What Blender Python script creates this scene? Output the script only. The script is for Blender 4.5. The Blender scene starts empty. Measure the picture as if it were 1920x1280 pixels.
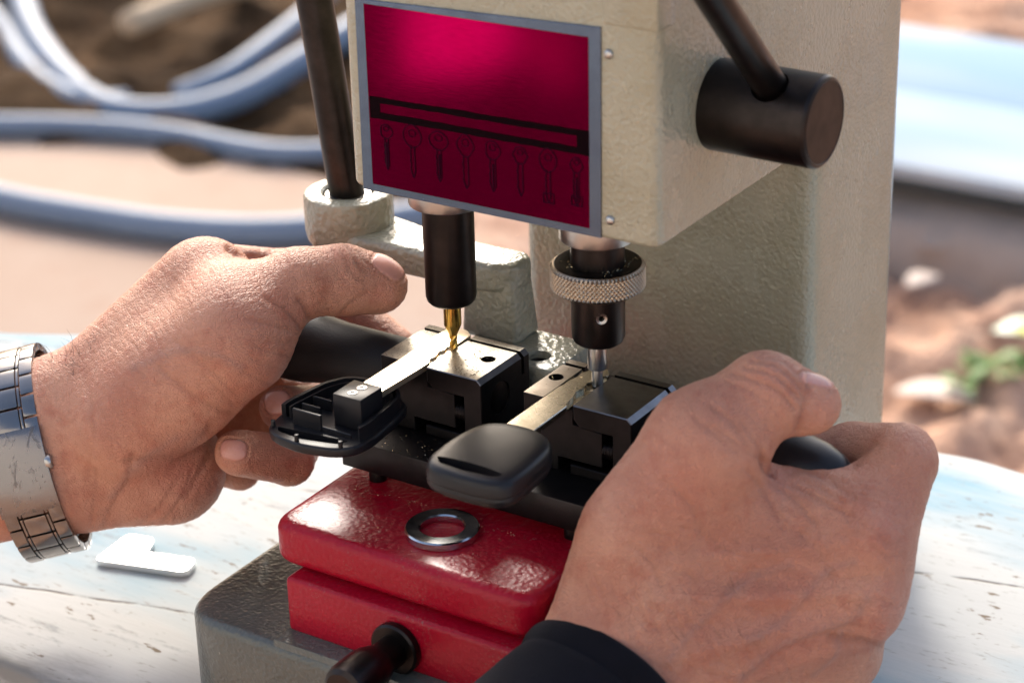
import bpy, bmesh, math, random
import numpy as np
from mathutils import Vector, Matrix
random.seed(7); RNG = np.random.default_rng(7)
S = 0.001                                   # everything below is written in millimetres
scene = bpy.context.scene
COL = scene.collection
PI = math.pi

# ------------------------------------------------------------------ camera
FPX = 4300.0                                # focal length in pixels of a 1920 px wide picture
yaw, pit, rol = (math.radians(a) for a in (-33.72, 24.56, -1.65))
fw = np.array([math.sin(yaw)*math.cos(pit), math.cos(yaw)*math.cos(pit), -math.sin(pit)])
rt = np.array([math.cos(yaw), -math.sin(yaw), 0.0]); up = np.cross(rt, fw)
RT = math.cos(rol)*rt + math.sin(rol)*up
UP = -math.sin(rol)*rt + math.cos(rol)*up
CAM = -(fw + RT*(850-960)/FPX - UP*(650-640)/FPX)*660.0
def hp(u, v, d):                            # a point of the hands, given by bearing and distance
    return CAM + (fw + RT*(u-960)/FPX - UP*(v-640)/FPX)*d
def onz(u, v, z):
    q = fw + RT*(u-960)/FPX - UP*(v-640)/FPX
    return CAM + q*((z-CAM[2])/q[2])
cam = bpy.data.cameras.new('camera'); co = bpy.data.objects.new('camera', cam); COL.objects.link(co)
M3 = Matrix((RT, UP, -fw)).transposed()
co.matrix_world = Matrix.Translation(Vector(CAM*S)) @ M3.to_4x4()
cam.sensor_width = 36; cam.lens = FPX/1920*36; cam.clip_start = .02; cam.clip_end = 200
cam.dof.use_dof = True; cam.dof.focus_distance = .648; cam.dof.aperture_fstop = 13
cam.dof.aperture_blades = 0
scene.camera = co

# ------------------------------------------------------------------ object helpers
def tag(o, label=None, cat=None, group=None, kind=None):
    if label: o['label'] = label
    if cat: o['category'] = cat
    if group: o['group'] = group
    if kind: o['kind'] = kind
    return o
def thing(name, label, cat, loc=(0,0,0), group=None):
    o = bpy.data.objects.new(name, None); COL.objects.link(o)
    o.location = Vector(loc)*S; o.empty_display_size = .01; o['mm'] = list(loc)
    return tag(o, label, cat, group)
def root_loc(p):
    while p is not None and p.parent is not None: p = p.parent
    return Vector(p.location) if p is not None else Vector((0,0,0))
def link(name, me, mat, parent=None, smooth=35):
    o = bpy.data.objects.new(name, me); COL.objects.link(o)
    for m in (mat if isinstance(mat, (list,tuple)) else [mat]): me.materials.append(m)
    me.polygons.foreach_set('use_smooth', [bool(smooth)]*len(me.polygons))
    if smooth and smooth < 180: me.set_sharp_from_angle(angle=math.radians(smooth))
    if parent is not None:
        off = root_loc(parent); me.transform(Matrix.Translation(-off)); o.parent = parent
    return o
def part(name, bm, mat, parent=None, smooth=35):
    me = bpy.data.meshes.new(name)
    bmesh.ops.recalc_face_normals(bm, faces=bm.faces)
    bm.to_mesh(me); bm.free(); me.transform(Matrix.Scale(S, 4))
    return link(name, me, mat, parent, smooth)
def raw(name, V, F, mat, parent=None, smooth=35):
    me = bpy.data.meshes.new(name); V = np.asarray(V, float)
    me.from_pydata((V*S).tolist(), [], [list(map(int, f)) for f in F]); me.update()
    return link(name, me, mat, parent, smooth)
def recenter(o):                             # a one-mesh thing gets its origin at its base
    V = np.array([v.co for v in o.data.vertices]); c = Vector(((V[:,0].min()+V[:,0].max())/2, (V[:,1].min()+V[:,1].max())/2, V[:,2].min()))
    o.data.transform(Matrix.Translation(-c)); o.location = c; return o
def new(): return bmesh.new()
def box(bm, x0, x1, y0, y1, z0, z1, bev=0, seg=2):
    r = bmesh.ops.create_cube(bm, size=1)
    for v in r['verts']:
        v.co = Vector(((x0+x1)/2+v.co.x*(x1-x0), (y0+y1)/2+v.co.y*(y1-y0), (z0+z1)/2+v.co.z*(z1-z0)))
    if bev:
        es = list({e for v in r['verts'] for e in v.link_edges})
        bmesh.ops.bevel(bm, geom=es, offset=bev, segments=seg, profile=.5, affect='EDGES')
    return bm
def rpoly(pts, r, n=5):
    out = []; N = len(pts)
    for i, p in enumerate(pts):
        rr = r[i] if isinstance(r, (list,tuple)) else r
        p = np.array(p, float); a = np.array(pts[i-1], float)-p; b = np.array(pts[(i+1) % N], float)-p
        la, lb = np.linalg.norm(a), np.linalg.norm(b)
        if rr <= 0: out.append(tuple(p)); continue
        a /= la; b /= lb; t = min(rr, la*.49, lb*.49)
        p0, p2 = p+a*t, p+b*t
        for k in range(n+1):
            s = k/n; out.append(tuple((1-s)**2*p0+2*s*(1-s)*p+s*s*p2))
    return out
def prism(bm, poly, axis, a, b, bev=0, seg=2):
    def P(p, h):
        return {'x': (h,p[0],p[1]), 'y': (p[0],h,p[1]), 'z': (p[0],p[1],h)}[axis]
    v0 = [bm.verts.new(P(p,a)) for p in poly]; v1 = [bm.verts.new(P(p,b)) for p in poly]
    n = len(poly); f0 = bm.faces.new(v0); f1 = bm.faces.new(v1[::-1])
    for i in range(n): bm.faces.new((v0[i], v1[i], v1[(i+1)%n], v0[(i+1)%n]))
    if bev:
        bmesh.ops.recalc_face_normals(bm, faces=bm.faces)
        es = list(set(f0.edges)|set(f1.edges))
        bmesh.ops.bevel(bm, geom=es, offset=bev, segments=seg, profile=.5, affect='EDGES')
    return bm
def frame(d):
    d = Vector(d).normalized(); a = Vector((0,0,1)) if abs(d.z) < .9 else Vector((1,0,0))
    u = d.cross(a).normalized(); return u, d.cross(u).normalized(), d
def lathe(bm, prof, c=(0,0,0), d=(0,0,1), n=48, cap=True, fn=None):
    u, w, d = frame(d); c = Vector(c); rings = []
    for r, h in prof:
        ring = []
        for i in range(n):
            a = 2*PI*i/n; rr = fn(a, h, r) if fn else r
            ring.append(bm.verts.new(c+d*h+(u*math.cos(a)+w*math.sin(a))*rr))
        rings.append(ring)
    for A, B in zip(rings, rings[1:]):
        for i in range(n): bm.faces.new((A[i], A[(i+1)%n], B[(i+1)%n], B[i]))
    if cap: bm.faces.new(rings[0][::-1]); bm.faces.new(rings[-1])
    return bm
def cyl(bm, r, h0, h1, c=(0,0,0), d=(0,0,1), ch=.4, n=48):
    return lathe(bm, [(r-ch,h0),(r-ch*.3,h0+ch*.3),(r,h0+ch),(r,h1-ch),(r-ch*.3,h1-ch*.3),(r-ch,h1)] if ch else [(r,h0),(r,h1)], c, d, n)
def tube(bm, pts, r, n=12, close=False, flat=None):
    P = [Vector(p) for p in pts]; N = len(P); rings = []
    pu = None
    for i, p in enumerate(P):
        t = (P[min(i+1,N-1)]-P[max(i-1,0)]) if not close else (P[(i+1)%N]-P[i-1])
        t.normalize()
        if pu is None: u, w, _ = frame(t)
        else:
            u = (pu - t*pu.dot(t)).normalized(); w = t.cross(u)
        pu = u; rr = r[i] if isinstance(r,(list,tuple,np.ndarray)) else r
        rings.append([bm.verts.new(p+(u*math.cos(2*PI*k/n)+w*math.sin(2*PI*k/n))*rr) for k in range(n)])
    for i in range(N if close else N-1):
        A, B = rings[i], rings[(i+1)%N]
        for k in range(n): bm.faces.new((A[k], A[(k+1)%n], B[(k+1)%n], B[k]))
    if not close: bm.faces.new(rings[0][::-1]); bm.faces.new(rings[-1])
    return bm
def spline(pts, m=8):
    P = [np.array(p, float) for p in pts]; P = [2*P[0]-P[1]]+P+[2*P[-1]-P[-2]]; out = []
    for i in range(1, len(P)-2):
        for k in range(m):
            t = k/m; a,b,c,d = P[i-1:i+3]
            out.append(.5*((2*b)+(-a+c)*t+(2*a-5*b+4*c-d)*t*t+(-a+3*b-3*c+d)*t**3))
    out.append(P[-2]); return out
def boolop(o, cutters, op='DIFFERENCE'):
    for cb in cutters:
        me = bpy.data.meshes.new('cut'); bmesh.ops.recalc_face_normals(cb, faces=cb.faces)
        cb.to_mesh(me); cb.free(); me.transform(Matrix.Scale(S,4))
        c = bpy.data.objects.new('cut', me); COL.objects.link(c); c.location = root_loc(o)*-1 if o.parent else (0,0,0)
        c.parent = o.parent
        if o.parent: c.location = -root_loc(o)
        m = o.modifiers.new('b', 'BOOLEAN'); m.operation = op; m.solver = 'EXACT'; m.object = c
        bpy.context.view_layer.update()
        dg = bpy.context.evaluated_depsgraph_get()
        nm = bpy.data.meshes.new_from_object(o.evaluated_get(dg)); o.modifiers.clear()
        old = o.data; o.data = nm; bpy.data.meshes.remove(old)
        bpy.data.objects.remove(c); bpy.data.meshes.remove(me)
    nm.polygons.foreach_set('use_smooth', [True]*len(nm.polygons)); nm.set_sharp_from_angle(angle=math.radians(30))
    return o

# ------------------------------------------------------------------ materials
class NT:
    def __init__(s, name):
        s.m = bpy.data.materials.new(name); s.m.use_nodes = True
        s.t = s.m.node_tree; s.b = s.t.nodes['Principled BSDF']; s.tc = s.t.nodes.new('ShaderNodeTexCoord')
        s.co = s.tc.outputs['Object']
    def n(s, typ, **k):
        nd = s.t.nodes.new('ShaderNode'+typ)
        for a, v in k.items():
            if a.startswith('i_'): nd.inputs[a[2:].replace('_',' ')].default_value = v
            else: setattr(nd, a, v)
        return nd
    def l(s, a, b): s.t.links.new(a, b)
    def map(s, scale=(1,1,1), rot=(0,0,0), src=None):
        m = s.n('Mapping'); m.inputs['Scale'].default_value = scale; m.inputs['Rotation'].default_value = rot
        s.l(src or s.co, m.inputs['Vector']); return m.outputs[0]
    def noise(s, scale, detail=4, rough=.55, vec=None, dist=0):
        nd = s.n('TexNoise'); nd.inputs['Scale'].default_value = scale; nd.inputs['Detail'].default_value = detail
        nd.inputs['Roughness'].default_value = rough; nd.inputs['Distortion'].default_value = dist
        s.l(vec or s.co, nd.inputs['Vector']); return nd.outputs['Fac']
    def voro(s, scale, feature='F1', vec=None, rnd=1):
        nd = s.n('TexVoronoi', feature=feature); nd.inputs['Scale'].default_value = scale
        nd.inputs['Randomness'].default_value = rnd
        s.l(vec or s.co, nd.inputs['Vector']); return nd.outputs['Distance']
    def ramp(s, fac, stops, interp='LINEAR'):
        r = s.n('ValToRGB'); r.color_ramp.interpolation = interp; e = r.color_ramp.elements
        while len(e) < len(stops): e.new(.5)
        for x, (p, c) in zip(e, stops):
            x.position = p; x.color = (*c, 1) if hasattr(c, '__len__') else (c,c,c,1)
        s.l(fac, r.inputs['Fac']); return r.outputs['Color']
    def mix(s, fac, a, b, typ='MIX'):
        m = s.n('Mix', data_type='RGBA', blend_type=typ)
        for sock, v in ((m.inputs[0], fac), (m.inputs[6], a), (m.inputs[7], b)):
            if hasattr(v, 'is_output') or hasattr(v, 'links'): s.l(v, sock)
            elif hasattr(v, '__len__'): sock.default_value = (*v, 1)
            else: sock.default_value = v
        return m.outputs[2]
    def math(s, op, a, b=None, c=None):
        m = s.n('Math', operation=op)
        for i, v in enumerate((a,b,c)):
            if v is None: continue
            if hasattr(v, 'links'): s.l(v, m.inputs[i])
            else: m.inputs[i].default_value = v
        return m.outputs[0]
    def bump(s, h, dist, strength=1, prev=None):
        b = s.n('Bump'); b.inputs['Distance'].default_value = dist; b.inputs['Strength'].default_value = strength
        s.l(h, b.inputs['Height'])
        if prev is not None: s.l(prev, b.inputs['Normal'])
        return b.outputs['Normal']
    def set(s, **k):
        for a, v in k.items():
            sock = s.b.inputs[a.replace('_',' ')]
            if hasattr(v, 'links'): s.l(v, sock)
            elif hasattr(v, '__len__') and len(v) == 3: sock.default_value = (*v,1) if sock.type == 'RGBA' else v
            else: sock.default_value = v
        return s.m

def m_paint(name, c1, c2, cell=560, depth=.00016, rough=.32, coat=.35, wear=None):
    t = NT(name)
    warp = t.n('VectorMath', operation='ADD')
    nz = t.n('TexNoise'); nz.inputs['Scale'].default_value = 300; t.l(t.co, nz.inputs['Vector'])
    sc = t.n('VectorMath', operation='SCALE'); sc.inputs['Scale'].default_value = .0016; t.l(nz.outputs['Color'], sc.inputs[0])
    t.l(t.co, warp.inputs[0]); t.l(sc.outputs[0], warp.inputs[1])
    v = t.voro(cell, 'SMOOTH_F1', warp.outputs[0]); n2 = t.noise(cell*1.3, 2, .5)
    h = t.math('ADD', t.math('MULTIPLY', v, 1.0), t.math('MULTIPLY', n2, .5))
    big = t.noise(35, 5, .6)
    c = t.mix(t.ramp(big, [(.35,0),(.65,1)]), c1, c2)
    st = t.noise(22, 6, .7); c = t.mix(t.ramp(st, [(.58,0),(.72,.45)]), c, (c1[0]*.72, c1[1]*.6, c1[2]*.45))
    ch = t.noise(150, 5, .75); c = t.mix(t.ramp(ch, [(.69,0),(.71,.7)]), c, (.42,.42,.38))
    sp = t.noise(900, 3, .6)
    c = t.mix(t.ramp(sp, [(.66,0),(.74,.5)]), c, (c1[0]*.55, c1[1]*.5, c1[2]*.4))
    return t.set(Base_Color=c, Roughness=t.math('MULTIPLY_ADD', big, .15, rough-.07), Coat_Weight=coat, Coat_Roughness=.18, Normal=t.bump(h, depth*2.5, 1))
def m_metal(name, c, rough=.35, metal=1., brush=None, var=.3, c2=None, bump=.00002, spots=0):
    t = NT(name); n = t.noise(120, 6, .6)
    c2 = c2 or tuple(x*.6 for x in c)
    col = t.mix(t.ramp(n, [(.35,0),(.7,1)]), c, c2)
    if spots:
        sp = t.noise(1400, 3, .6); col = t.mix(t.ramp(sp, [(.62,0),(.68,spots)]), col, (.02,.016,.012))
    r = t.math('MULTIPLY_ADD', n, var, rough-var*.5)
    h = t.noise(1500, 4, .6, t.map(brush) if brush else None)
    return t.set(Base_Color=col, Roughness=r, Metallic=metal, Normal=t.bump(h, bump, .6))
def m_flat(name, c, rough=.5, metal=0., coat=0, bump=0, bs=900, spec=.5):
    t = NT(name); n = t.noise(80, 4, .6)
    col = t.mix(n, tuple(x*.85 for x in c), tuple(min(1,x*1.15) for x in c))
    k = dict(Base_Color=col, Roughness=t.math('MULTIPLY_ADD', n, .12, rough-.06), Metallic=metal, Coat_Weight=coat, Coat_Roughness=.12, Specular_IOR_Level=spec)
    if bump: k['Normal'] = t.bump(t.noise(bs, 3), bump, .8)
    return t.set(**k)

CREAM = m_paint('cream_paint', (.325,.303,.21), (.375,.353,.26), cell=760, depth=.00016, rough=.26, coat=.6)
GREY = m_paint('grey_green_paint', (.07,.078,.068), (.10,.108,.094), cell=760, depth=.00012, rough=.36)
ARMP = m_paint('arm_paint', (.27,.265,.20), (.34,.33,.26), cell=600, depth=.00025, rough=.3)
DARK = m_metal('blackened_steel', (.034,.029,.028), .38, .95, var=.25, c2=(.02,.016,.015))
DARKR = m_metal('brown_blackened_steel', (.040,.033,.031), .36, .95, var=.25, c2=(.021,.018,.017))
VISE = m_metal('vise_steel', (.030,.027,.028), .42, .9, var=.3, c2=(.018,.016,.016), spots=.3)
TOPM = m_metal('worn_vise_top', (.30,.275,.23), .48, 1., brush=(1,.3,1), var=.35, c2=(.14,.125,.105), bump=.00012, spots=1.)
TOPD = m_metal('dark_vise_top', (.15,.145,.14), .33, 1., brush=(1,.12,1), var=.3, c2=(.09,.085,.08), bump=.00003, spots=.4)
EDGE = m_metal('bare_steel_edge', (.2,.205,.225), .42, 1., var=.2)
STEEL = m_metal('polished_steel', (.62,.62,.62), .16, 1., var=.12, c2=(.5,.5,.5))
CHROME = m_metal('watch_steel', (.30,.285,.275), .2, 1., brush=(.1,1,1), var=.14, c2=(.24,.23,.22), bump=.00001)
SATIN = m_metal('satin_steel', (.50,.49,.47), .3, 1., var=.2, c2=(.4,.38,.36))
KNURL = m_metal('knurled_steel', (.46,.36,.26), .34, 1., var=.2, c2=(.42,.34,.26))
BRASS = m_metal('brass', (.93,.80,.62), .42, 1., brush=(1,.1,1), var=.15, c2=(.86,.72,.52))
NICK = m_metal('nickel_silver', (.62,.57,.46), .26, 1., brush=(1,.1,1), var=.2, c2=(.36,.32,.24), spots=.4)
GOLD = m_metal('titanium_nitride', (.80,.50,.12), .22, 1., var=.1, c2=(.62,.36,.07))
def red_paint():
    t = NT('red_paint'); n = t.noise(45, 5, .6)
    c = t.mix(n, (.29,.001,.013), (.37,.002,.019))
    sp = t.noise(260, 5, .7); c = t.mix(t.ramp(sp, [(.64,0),(.73,.5)]), c, (.42,.06,.06))
    du = t.noise(1300, 3, .7); dm = t.noise(60, 4, .6); c = t.mix(t.math('MULTIPLY', t.ramp(du, [(.56,0),(.66,.8)]), t.ramp(dm, [(.45,0),(.65,1)])), c, (.24,.10,.085))
    v = t.voro(750, 'SMOOTH_F1'); h = t.math('ADD', v, t.math('MULTIPLY', t.noise(420,3), 1.2))
    return t.set(Base_Color=c, Roughness=.36, Specular_IOR_Level=.25, Coat_Weight=.08, Coat_Roughness=.14, Normal=t.bump(h, .00022, .8))
RED = red_paint()
BLKP = m_flat('black_plastic', (.010,.010,.012), .36, spec=.32, bump=.00003, bs=2500)
RUBB = m_flat('matt_black_grip', (.012,.012,.013), .5, spec=.28, bump=.00008, bs=1600)
SLOT = m_flat('slot_black', (.006,.006,.006), .6)
CLOTH = None
def plate_red():
    t = NT('red_anodised_plate')
    n = t.noise(60, 4, .6); sc = t.noise(260, 5, .7, t.map((1,1,6)))
    c = t.mix(n, (.30,.0,.040), (.36,.0,.058))
    return t.set(Base_Color=c, Roughness=t.math('MULTIPLY_ADD', sc, .10, .03), Metallic=1., Normal=t.bump(sc, .000006, .5))
PLATE = plate_red()
ALU = m_metal('plate_aluminium', (.15,.19,.26), .24, 1., var=.15, c2=(.11,.14,.20))
INK = m_flat('plate_ink', (.004,.0,.0015), .6); INK.node_tree.nodes['Principled BSDF'].inputs['Specular IOR Level'].default_value = .04
def cloth():
    t = NT('navy_cotton'); w1 = t.noise(1800, 2, .5, t.map((1,1,.3)))
    c = t.mix(t.noise(200,4), (.003,.003,.005), (.006,.006,.010))
    return t.set(Base_Color=c, Roughness=.95, Specular_IOR_Level=.15, Sheen_Weight=.04, Normal=t.bump(w1, .0002, .8))
CLOTH = cloth()

# ------------------------------------------------------------------ the key cutting machine
MC = thing('key_cutting_machine', 'cream and red bench key cutting machine with dark vise and crimson plate', 'key machine', (24, 30, -100))
# cast base
b = new(); prism(b, rpoly([(-52,-71.5),(80,-71.5),(80,140),(-52,140)], [17,12,12,17], 9), 'z', -100, -66.5, 3.2, 5); box(b, -16, 62, -70.6, -40, -80, -65.2, .8)
base = part('base', b, GREY, MC)
# red carriage
b = new(); box(b, -15.6, 64, -64, 60, -66, -48.5, 1.6, 4); lower = part('lower_carriage', b, RED, MC)
b = new(); prism(b, rpoly([(-23.6,-60),(64.5,-60),(64.5,70),(-23.6,70)], 8, 7), 'z', -47.8, -34.6, 3.4, 6); part('upper_carriage', b, RED, MC)
b = new(); box(b, -10, 58, -50, 60, -49.5, -46.5); part('carriage_gib', b, SLOT, MC)
# clamp knob on the front
b = new(); lathe(b, [(3,0),(7.2,0),(7.6,-.6),(7.6,-2.4),(7.0,-3),(5,-3)], (23.2,-64,-58.6), (0,1,0)); part('knob_collar', b, DARK, MC)
b = new(); lathe(b, [(4.6,-2),(4.6,-9),(5.6,-10.5),(5.8,-11.5),(6.4,-13),(6.7,-16),(6.7,-23),(6.2,-25),(5,-26)], (23.2,-64,-58.6), (0,1,0)); part('clamp_knob', b, DARKR, MC)
# slab the vises stand on
b = new(); box(b, -20, 74, -29.4, 42, -30.2, -21.3, .5); part('vise_slab', b, VISE, MC)
for bx, by in ((-11,-24.5),(55,-24.5)):
    b = new(); cyl(b, 2.6, -35.5, -30.3, (bx,by,0)); part('slab_bolt', b, DARK, MC)

def vise(dx, top, holes, name_hint):
    # fixed block: C section seen from the front
    b = new()
    poly = [(1.2,0),(18.2,0),(19.6,-1.4),(19.6,-21.25),(0,-21.25),(0,-18.4),(13.6,-18.4),(13.6,-6.4),(3.2,-6.4),(1.2,-4.4)]
    prism(b, [(x+dx, z) for x, z in poly], 'y', -15.3, 9.8, .25, 1)
    o = part('vise_block', b, [VISE, top, EDGE], MC)
    cs = [box(new(), dx-1, dx+21, 5.6, 7.0, -6.6, 2)]
    cs.append(cyl(new(), 2.15, -12, 3, (dx+holes[0], holes[1], 0), ch=0, n=32))
    cs.append(cyl(new(), 5.0, -.5, 2, (dx+19.6, -5.6, -9.0), (1,0,0), ch=0, n=40))
    boolop(o, cs)
    for p in o.data.polygons:
        c = p.center + root_loc(o)
        if p.normal.z > .95 and c.z > -.0004: p.material_index = 1
        elif max(abs(x) for x in p.normal) < .93 and c.z > -.003 and p.area < 6e-5: p.material_index = 2
    b = new(); cyl(b, 4.55, -3, -.35, (dx+19.6,-5.6,-9.0), (1,0,0), .3, 40); part('hinge_pin', b, DARKR, MC)
    # sliding jaw
    b = new()
    poly = [(-15,0),(-8.6,0),(-8.6,-1.7),(1.0,-1.7),(1.0,-6.0),(10.2,-6.6),(10.2,-17.0),(-4,-17.0),(-4,-21.2),(-15,-21.2)]
    prism(b, [(x+dx, z) for x, z in poly], 'y', -15.0, 9.6, .2, 1)
    o = part('sliding_jaw', b, [VISE, TOPM if dx == 0 else TOPJ], MC)
    cs = [box(new(), dx-16, dx-.5, 5.6, 7.0, -6.6, 2)]
    if dx: cs.append(cyl(new(), 2.15, -12, 3, (dx-12.2, -2.4, 0), ch=0, n=32))
    boolop(o, cs)
    for p in o.data.polygons:
        c = p.center + root_loc(o)
        if p.normal.z > .95 and c.z > -.0004: p.material_index = 1
    # spring between jaw and block
    b = new(); pts = [(dx+10.2+3.4*i/80, -12.9+2.1*math.cos(2*PI*i/16), -12.3+2.1*math.sin(2*PI*i/16)) for i in range(81)]
    tube(b, pts, .38, 8); part('jaw_spring', b, DARK, MC)
TOPJ = m_metal('scratched_jaw_top', (.33,.29,.25), .34, 1., brush=(1,.15,1), var=.25, c2=(.20,.175,.15), bump=.00004, spots=.3)
vise(0, TOPM, (13.4,-2.0), 'l'); vise(48.6, TOPD, (13.4, 60), 'r')

# handles
b = new(); lathe(b, [(4,0),(9.0,-.2),(9.6,-1.5),(9.7,-26),(10.2,-32),(11.2,-37),(11.6,-43),(11.6,-60),(11.2,-74),(9.5,-82),(7,-86),(3,-87)], (-15.2,0,-11.8), (1,0,0), 64); part('handle', b, RUBB, MC)
b = new(); lathe(b, [(4,0),(7,0),(7,14),(8.6,17),(10.4,22),(11,30),(10.8,36),(10.2,42),(8.8,49),(6.6,54),(3.6,57.5),(.5,58.6)], (68.2,0,-10.6), (1,0,0), 64); part('handle', b, BLKP, MC)

# cutter chuck
b = new(); cyl(b, 11, 44.6, 52, (0,0,0), ch=.6, n=64); part('spindle_collar', b, SATIN, MC)
b = new(); lathe(b, [(5.2,14.1),(6.3,14.5),(7.0,15.3),(7.3,16.6),(7.35,45.5)], n=64); part('cutter_chuck', b, DARK, MC)
b = new()
def flute(a, h, r):
    if h > 4.6: return r
    k = min(1, (4.6-h)/1.2); return r*(1-.42*k*max(0, math.cos(2*(a-h*1.05)))**1.5)
prof = [(.5,-.7),(1.15,-.6)] + [(1.2, -.5+i*.16) for i in range(1,28)] + [(1.22,4.1),(1.5,4.7),(2.0,5.8),(2.5,7.0),(2.55,7.3),(2.55,14.4)]
lathe(b, prof, (.1,0,.05), n=48, fn=flute); part('cutter', b, GOLD, MC, 50)
# tracer side
cx = 48.9
b = new(); cyl(b, 10.4, 43.6, 52, (cx,0,0), ch=.6, n=64); part('spindle_collar', b, SATIN, MC)
b = new(); lathe(b, [(7.4,35),(7.4,45)], (cx,0,0), n=64); part('spindle_neck', b, DARKR, MC)
NV, NH = 540, 26; V = []; F = []
for j in range(NH+1):
    z = 29.2 + 7.2*j/NH; e = min(1, min(j, NH-j)/3)
    for i in range(NV):
        a = 2*PI*i/NV; q = 66
        s1 = abs(math.sin(.5*q*a + z*2.25)); s2 = abs(math.sin(.5*q*a - z*2.25))
        r = 12.5 - .5*(1-e) + .62*min(s1, s2)*e
        V.append((cx+r*math.cos(a), r*math.sin(a), z))
for j in range(NH):
    for i in range(NV): F.append((j*NV+i, j*NV+(i+1)%NV, (j+1)*NV+(i+1)%NV, (j+1)*NV+i))
for j, rr, zz in ((NH, 11.6, 36.55),(NH, 7.5, 36.0),(0, 11.7, 29.0),(0, 7.5, 29.0)):
    k = len(V)
    for i in range(NV): a = 2*PI*i/NV; V.append((cx+rr*math.cos(a), rr*math.sin(a), zz))
    src = j*NV if rr > 8 else k-NV
    for i in range(NV):
        f = (src+i, src+(i+1)%NV, k+(i+1)%NV, k+i); F.append(f if j else f[::-1])
o = raw('knurled_ring', V, F, [KNURL, DARKR], MC, 180)
for p in o.data.polygons:
    if abs(p.normal.z) > .9: p.material_index = 1
o.data.set_sharp_from_angle(angle=math.radians(60))
b = new(); lathe(b, [(3,12.9),(6.2,13.1),(7.0,13.8),(7.4,15),(7.5,30)], (cx,0,0), n=64); o = part('tracer_holder', b, DARKR, MC)
sd = Vector((.62,-.78,0)).normalized(); sc_ = Vector((cx,0,22.6))
boolop(o, [lathe(new(), [(1.75,4),(1.75,9)], sc_, sd, 28)])
b = new(); lathe(b, [(.8,5.2),(.8,6.9),(1.55,7.1),(1.75,6.8),(1.75,4.5)], sc_, sd, 28, cap=False); part('set_screw', b, SATIN, MC)
b = new(); cyl(b, 2.65, 4.6, 14, (48.4,0,0), ch=.3); part('tracer_sleeve', b, SATIN, MC)
b = new(); cyl(b, 1.55, -.7, 5, (48.4,0,0), ch=.2); part('tracer_pin', b, SATIN, MC)

# head and column: one side face, the head stands forward of the column
b = new(); prism(b, rpoly([(-21.5,-16),(76.66,-16),(76.66,120),(-21.5,120)], [5,4,.3,.3], 7), 'z', 51, 168, 1.6, 4); part('head', b, CREAM, MC)
b = new(); prism(b, rpoly([(-24.5,75),(76.6,75),(76.6,136),(-24.5,136)], [6,7,7,7], 7), 'z', -68, 168.3, 0); part('column', b, CREAM, MC)
b = new(); box(b, 61.2, 77.2, -16.7, -8, 109, 150, .7, 3); part('head_cap', b, CREAM, MC)
# anodised plate with aluminium edge, on the front of the head
PL = [(-16.0,105.2),(60.6,108.1),(60.0,51.35),(-16.6,50.9)]
b = new(); prism(b, PL, 'y', -16.6, -15.5, .12, 1); pl = part('front_plate', b, ALU, MC)
IN = [(-13.0,104.2),(57.1,105.1),(56.7,53.5),(-13.1,53.1)]
b = new(); prism(b, IN, 'y', -16.66, -16.0); part('red_panel', b, PLATE, pl)
INK2 = m_flat('faded_ink', (.022,.0,.009), .6, spec=.05)
def band(x0, x1, z0a, z0b, z1a, z1b, y=-16.72):
    n = 24; bm = new(); A = []; B = []
    for i in range(n+1):
        s = i/n; x = x0+(x1-x0)*s
        A.append(bm.verts.new((x, y, z0a+(z0b-z0a)*s+random.uniform(-.12,.12)))); B.append(bm.verts.new((x, y, z1a+(z1b-z1a)*s+random.uniform(-.12,.12))))
    for i in range(n): bm.faces.new((A[i],A[i+1],B[i+1],B[i]))
    r = bmesh.ops.extrude_face_region(bm, geom=bm.faces[:])
    for g in r['geom']:
        if isinstance(g, bmesh.types.BMVert): g.co.y += .04
    return bm
part('printed_bar', band(-12.7, 56.9, 78.6, 80.2, 76.9, 78.4), INK, pl)
part('printed_bar', band(-12.7, 56.9, 74.4, 75.4, 72.4, 73.4), INK, pl)
part('printed_bar', band(-12.7, -9.2, 77.2, 77.2, 74.0, 74.0, -16.71), INK, pl)
part('printed_bar', band(53.2, 56.9, 78.8, 78.8, 74.4, 74.4, -16.71), INK, pl)
# eight key pictures in outline
for k in range(8):
    x = -7.6 + k*(60.6/7); z = 69.2 + k*.15; y = -16.74; bm = new(); w = [2.0,2.7,2.8,2.5,2.3,2.1,2.4,1.7][k]; hh = [2.0,2.9,2.7,3.2,2.6,2.4,2.9,2.2][k]
    def line(pts, r=.16, close=False): tube(bm, [(px, y, pz) for px, pz in pts], r, 6, close)
    n = 20; sh = 1.15 if k in (1,6) else 1
    bow = [(x+w*math.cos(2*PI*i/n)*(1+.12*math.cos(2*PI*i/n*[3,2,2,4,3,6,2,4][k])), z+hh*math.sin(2*PI*i/n)*sh) for i in range(n)]
    line(bow, .15, True)
    line([(x+.45*w*math.cos(2*PI*i/8), z+.8+.35*hh*math.sin(2*PI*i/8)) for i in range(8)], .12, True)
    zb = z-hh-8.5; s = [.55,.6,.65,.7,.8,.7,.6,.75][k]
    saw = [(x-s, z-hh*.95)] + [(x-s-(.28 if i % 2 else 0), z-hh-1-i*1.05) for i in range(7)] + [(x, zb-.5)]
    line(saw, .17); line([(x+s, z-hh*.95), (x+s, zb+.9), (x, zb-.5)], .17)
    if k in (0,2,4,7): line([(x, z-hh-1.2), (x, zb+.6)], .42 if k == 0 else .24)
    if k in (6,7): line([(x-1.6,zb+2.2),(x+1.6,zb+2.2),(x+1.6,zb-.4),(x-1.6,zb-.4)], .2, True)
    part('printed_key', bm, INK2, pl)
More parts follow.
